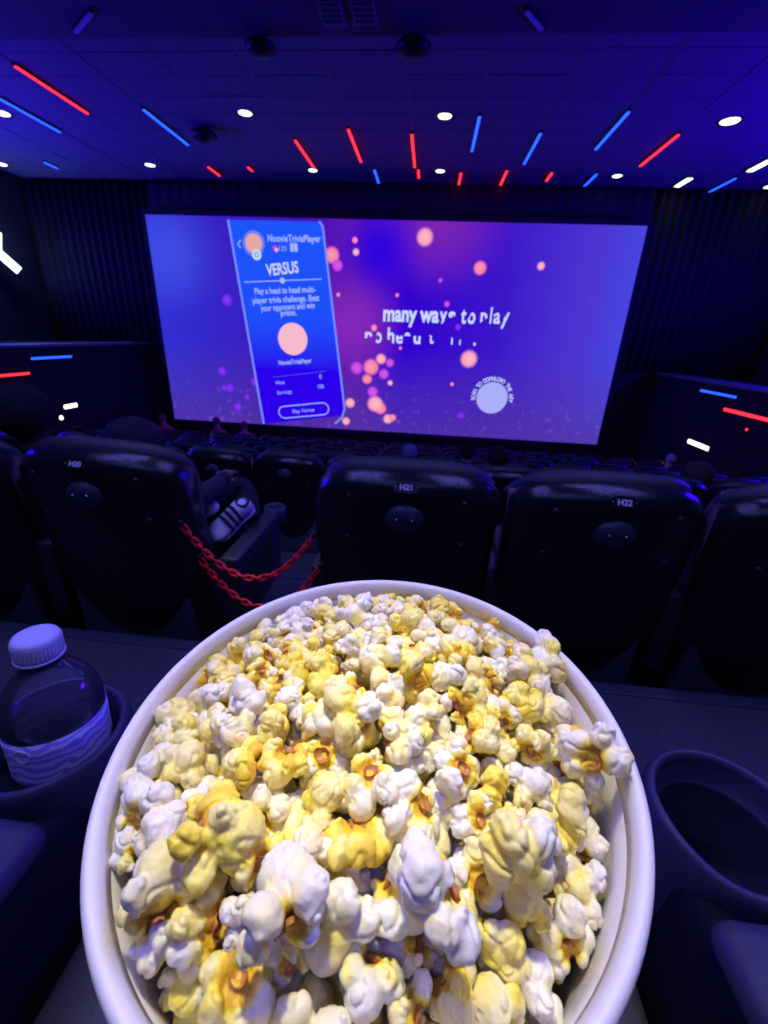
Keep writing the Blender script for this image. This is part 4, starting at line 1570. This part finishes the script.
def popcorn():
    P, R, size = pack()
    # a few big flakes lying proud of the heap or over the rim
    extra = [(.116, -.010, .004, 1.25), (.112, .060, -.002, 1.2), (.096, .048, .000, 1.1), (-.012, -.010, .026, 1.4), (-.098, -.055, .000, 1.35), (-.106, -.012, -.008, 1.2), (-.072, -.088, .008, 1.25), (.035, -.080, .018, 1.4), (-.02, -.09, .02, 1.3), (-.055, -.07, .02, 1.3), (.07, -.06, .012, 1.25)]
    P = np.vstack([P, np.array([e[:3] for e in extra])])
    size = np.concatenate([size, [e[3] for e in extra]])
    R = .0104 * size
    n = len(P)
    W = np.array([(BM4 @ Vector(p))[:] for p in P])
    # how much of each flake faces the viewer: coarse z-buffer of spheres
    cam = scene.camera.matrix_world.inverted()
    Cm = np.array(cam)
    Q = W @ Cm[:3, :3].T + Cm[:3, 3]
    z = -Q[:, 2]
    f = 428.0 / 2
    u = 192 + f * Q[:, 0] / z
    v = 256 - f * Q[:, 1] / z
    buf = np.full((512, 384), -1)
    order = np.argsort(-np.linalg.norm(Q, axis=1))
    yy, xx = np.mgrid[0:512, 0:384]
    for i in order:
        rad = f * R[i] * 1.1 / z[i]
        y0, y1, x0, x1 = int(max(0, v[i] - rad)), int(min(511, v[i] + rad)) + 1, int(max(0, u[i] - rad)), int(min(383, u[i] + rad)) + 1
        if y1 <= y0 or x1 <= x0: continue
        m = (yy[y0:y1, x0:x1] - v[i]) ** 2 + (xx[y0:y1, x0:x1] - u[i]) ** 2 < rad * rad
        buf[y0:y1, x0:x1][m] = i
    cnt = np.bincount(buf[buf >= 0].ravel(), minlength=n)
    rank = np.argsort(-cnt)
    singles = set(rank[:292].tolist()) | set(range(n - len(extra), n))
    rest_v, rest_f, rest_t = [], [], []
    low = {}
    base = 0
    for i in range(n):
        k = int(rng.integers(len(POPS)))
        me, hm, mr = POPS[k]
        rot = Euler(tuple(rng.uniform(0, 2 * PI, 3)))
        s = float(size[i]) * 1.0
        if i in singles:
            o = link('popcorn', me)
            o.location = W[i]
            o.rotation_euler = rot
            o.scale = (s, s, s)
            h = link('hull', hm, None, o)
            px_, py_ = P[i, 0], P[i, 1]
            rr_ = math.hypot(px_, py_) / .125
            sec = ['right', 'back right', 'back', 'back left', 'left', 'front left', 'front', 'front right'][int(((math.atan2(py_, px_) + PI / 8) % (2 * PI)) / (PI / 4))]
            sz = 'big' if size[i] > 1.1 else ('small' if size[i] < .88 else 'middling')
            where = 'in the very middle of the heap' if rr_ < .3 else ('along the %s rim of the bucket' % sec if rr_ > .75 else 'between the middle and the %s rim' % sec)
            tag(o, '%s popped white and yellow kernel %s' % (sz, where), 'popcorn', 'popcorn in the bucket')
            if i >= n - len(extra):
                tag(o, ['large white popped kernel leaning over the right rim of the bucket', 'popped kernel sticking out over the upper right rim of the bucket', 'popped kernel just inside the upper right rim, beside the one sticking out', 'largest white popped kernel lying proud in the middle of the heap', 'white popped kernel against the left rim, nearer the viewer', 'white popped kernel with brown hull against the left rim', 'big white popped kernel at the lower left rim', 'big puffy white popped kernel at the front of the heap, right of the middle', 'big pale popped kernel at the front of the heap, in the middle', 'big popped kernel at the front of the heap, left of the middle', 'big popped kernel at the right front of the heap'][i - (n - len(extra))])
        else:
            if k not in low:
                t = bpy.data.objects.new('t', me)
                COL.objects.link(t)
                d = t.modifiers.new('d', 'DECIMATE')
                d.ratio = .12
                lm = eval_mesh(t)
                bpy.data.objects.remove(t)
                vv = np.array([q.co[:] for q in lm.vertices])
                ff = [tuple(p.vertices) for p in lm.polygons]
                low[k] = (vv, ff)
            vv, ff = low[k]
            M = np.array(rot.to_matrix()) * s
            rest_v.append(vv @ M.T + W[i])
            rest_f += [tuple(a + base for a in q) for q in ff]
            rest_t.append(np.full(len(vv), .3))
            base += len(vv)
    # solid mass of buried popcorn under the layers
    bm = bmesh.new()
    prof_n = 40
    rings_r = [0.03, .06, .09, .118]
    grid = []
    for r_ in rings_r:
        grid.append([(r_ * math.cos(2 * PI * k / prof_n), r_ * math.sin(2 * PI * k / prof_n)) for k in range(prof_n)])
    c = bm.verts.new((0, 0, float(heap(np.array(0.), np.array(1e-5))) - .048))
    prev = None
    for g in grid:
        row = [bm.verts.new((x, y, float(heap(np.array(x), np.array(y))) - .048 + .004 * noise.noise(Vector((x, y, 0)) * 90))) for x, y in g]
        for k in range(prof_n):
            j = (k + 1) % prof_n
            if prev is None:
                bm.faces.new((c, row[k], row[j]))
            else:
                bm.faces.new((prev[k], row[k], row[j], prev[j]))
        prev = row
    zb = -BH + .013
    row = [bm.verts.new((.094 * math.cos(2 * PI * k / prof_n), .094 * math.sin(2 * PI * k / prof_n), zb)) for k in range(prof_n)]
    for k in range(prof_n):
        j = (k + 1) % prof_n
        bm.faces.new((prev[k], row[k], row[j], prev[j]))
    bm.faces.new(row)
    bmesh.ops.transform(bm, matrix=BM4, verts=bm.verts)
    tmp = to_mesh('tmp', bm)
    vv = np.array([q.co[:] for q in tmp.vertices])
    rest_v.append(vv)
    rest_f += [tuple(a + base for a in p.vertices) for p in tmp.polygons]
    rest_t.append(np.full(len(vv), .5))
    V_ = np.vstack(rest_v)
    me = bpy.data.meshes.new('popcorn_pile')
    me.from_pydata(V_.tolist(), [], rest_f)
    a = me.attributes.new('tone', 'FLOAT', 'POINT')
    a.data.foreach_set('value', np.concatenate(rest_t).astype('f'))
    for p in me.polygons:
        p.use_smooth = True
    o = link('popcorn_pile', me, M_POP)
    tag(o, 'popcorn buried under the top layer in the bucket', 'popcorn', kind='stuff')
popcorn()
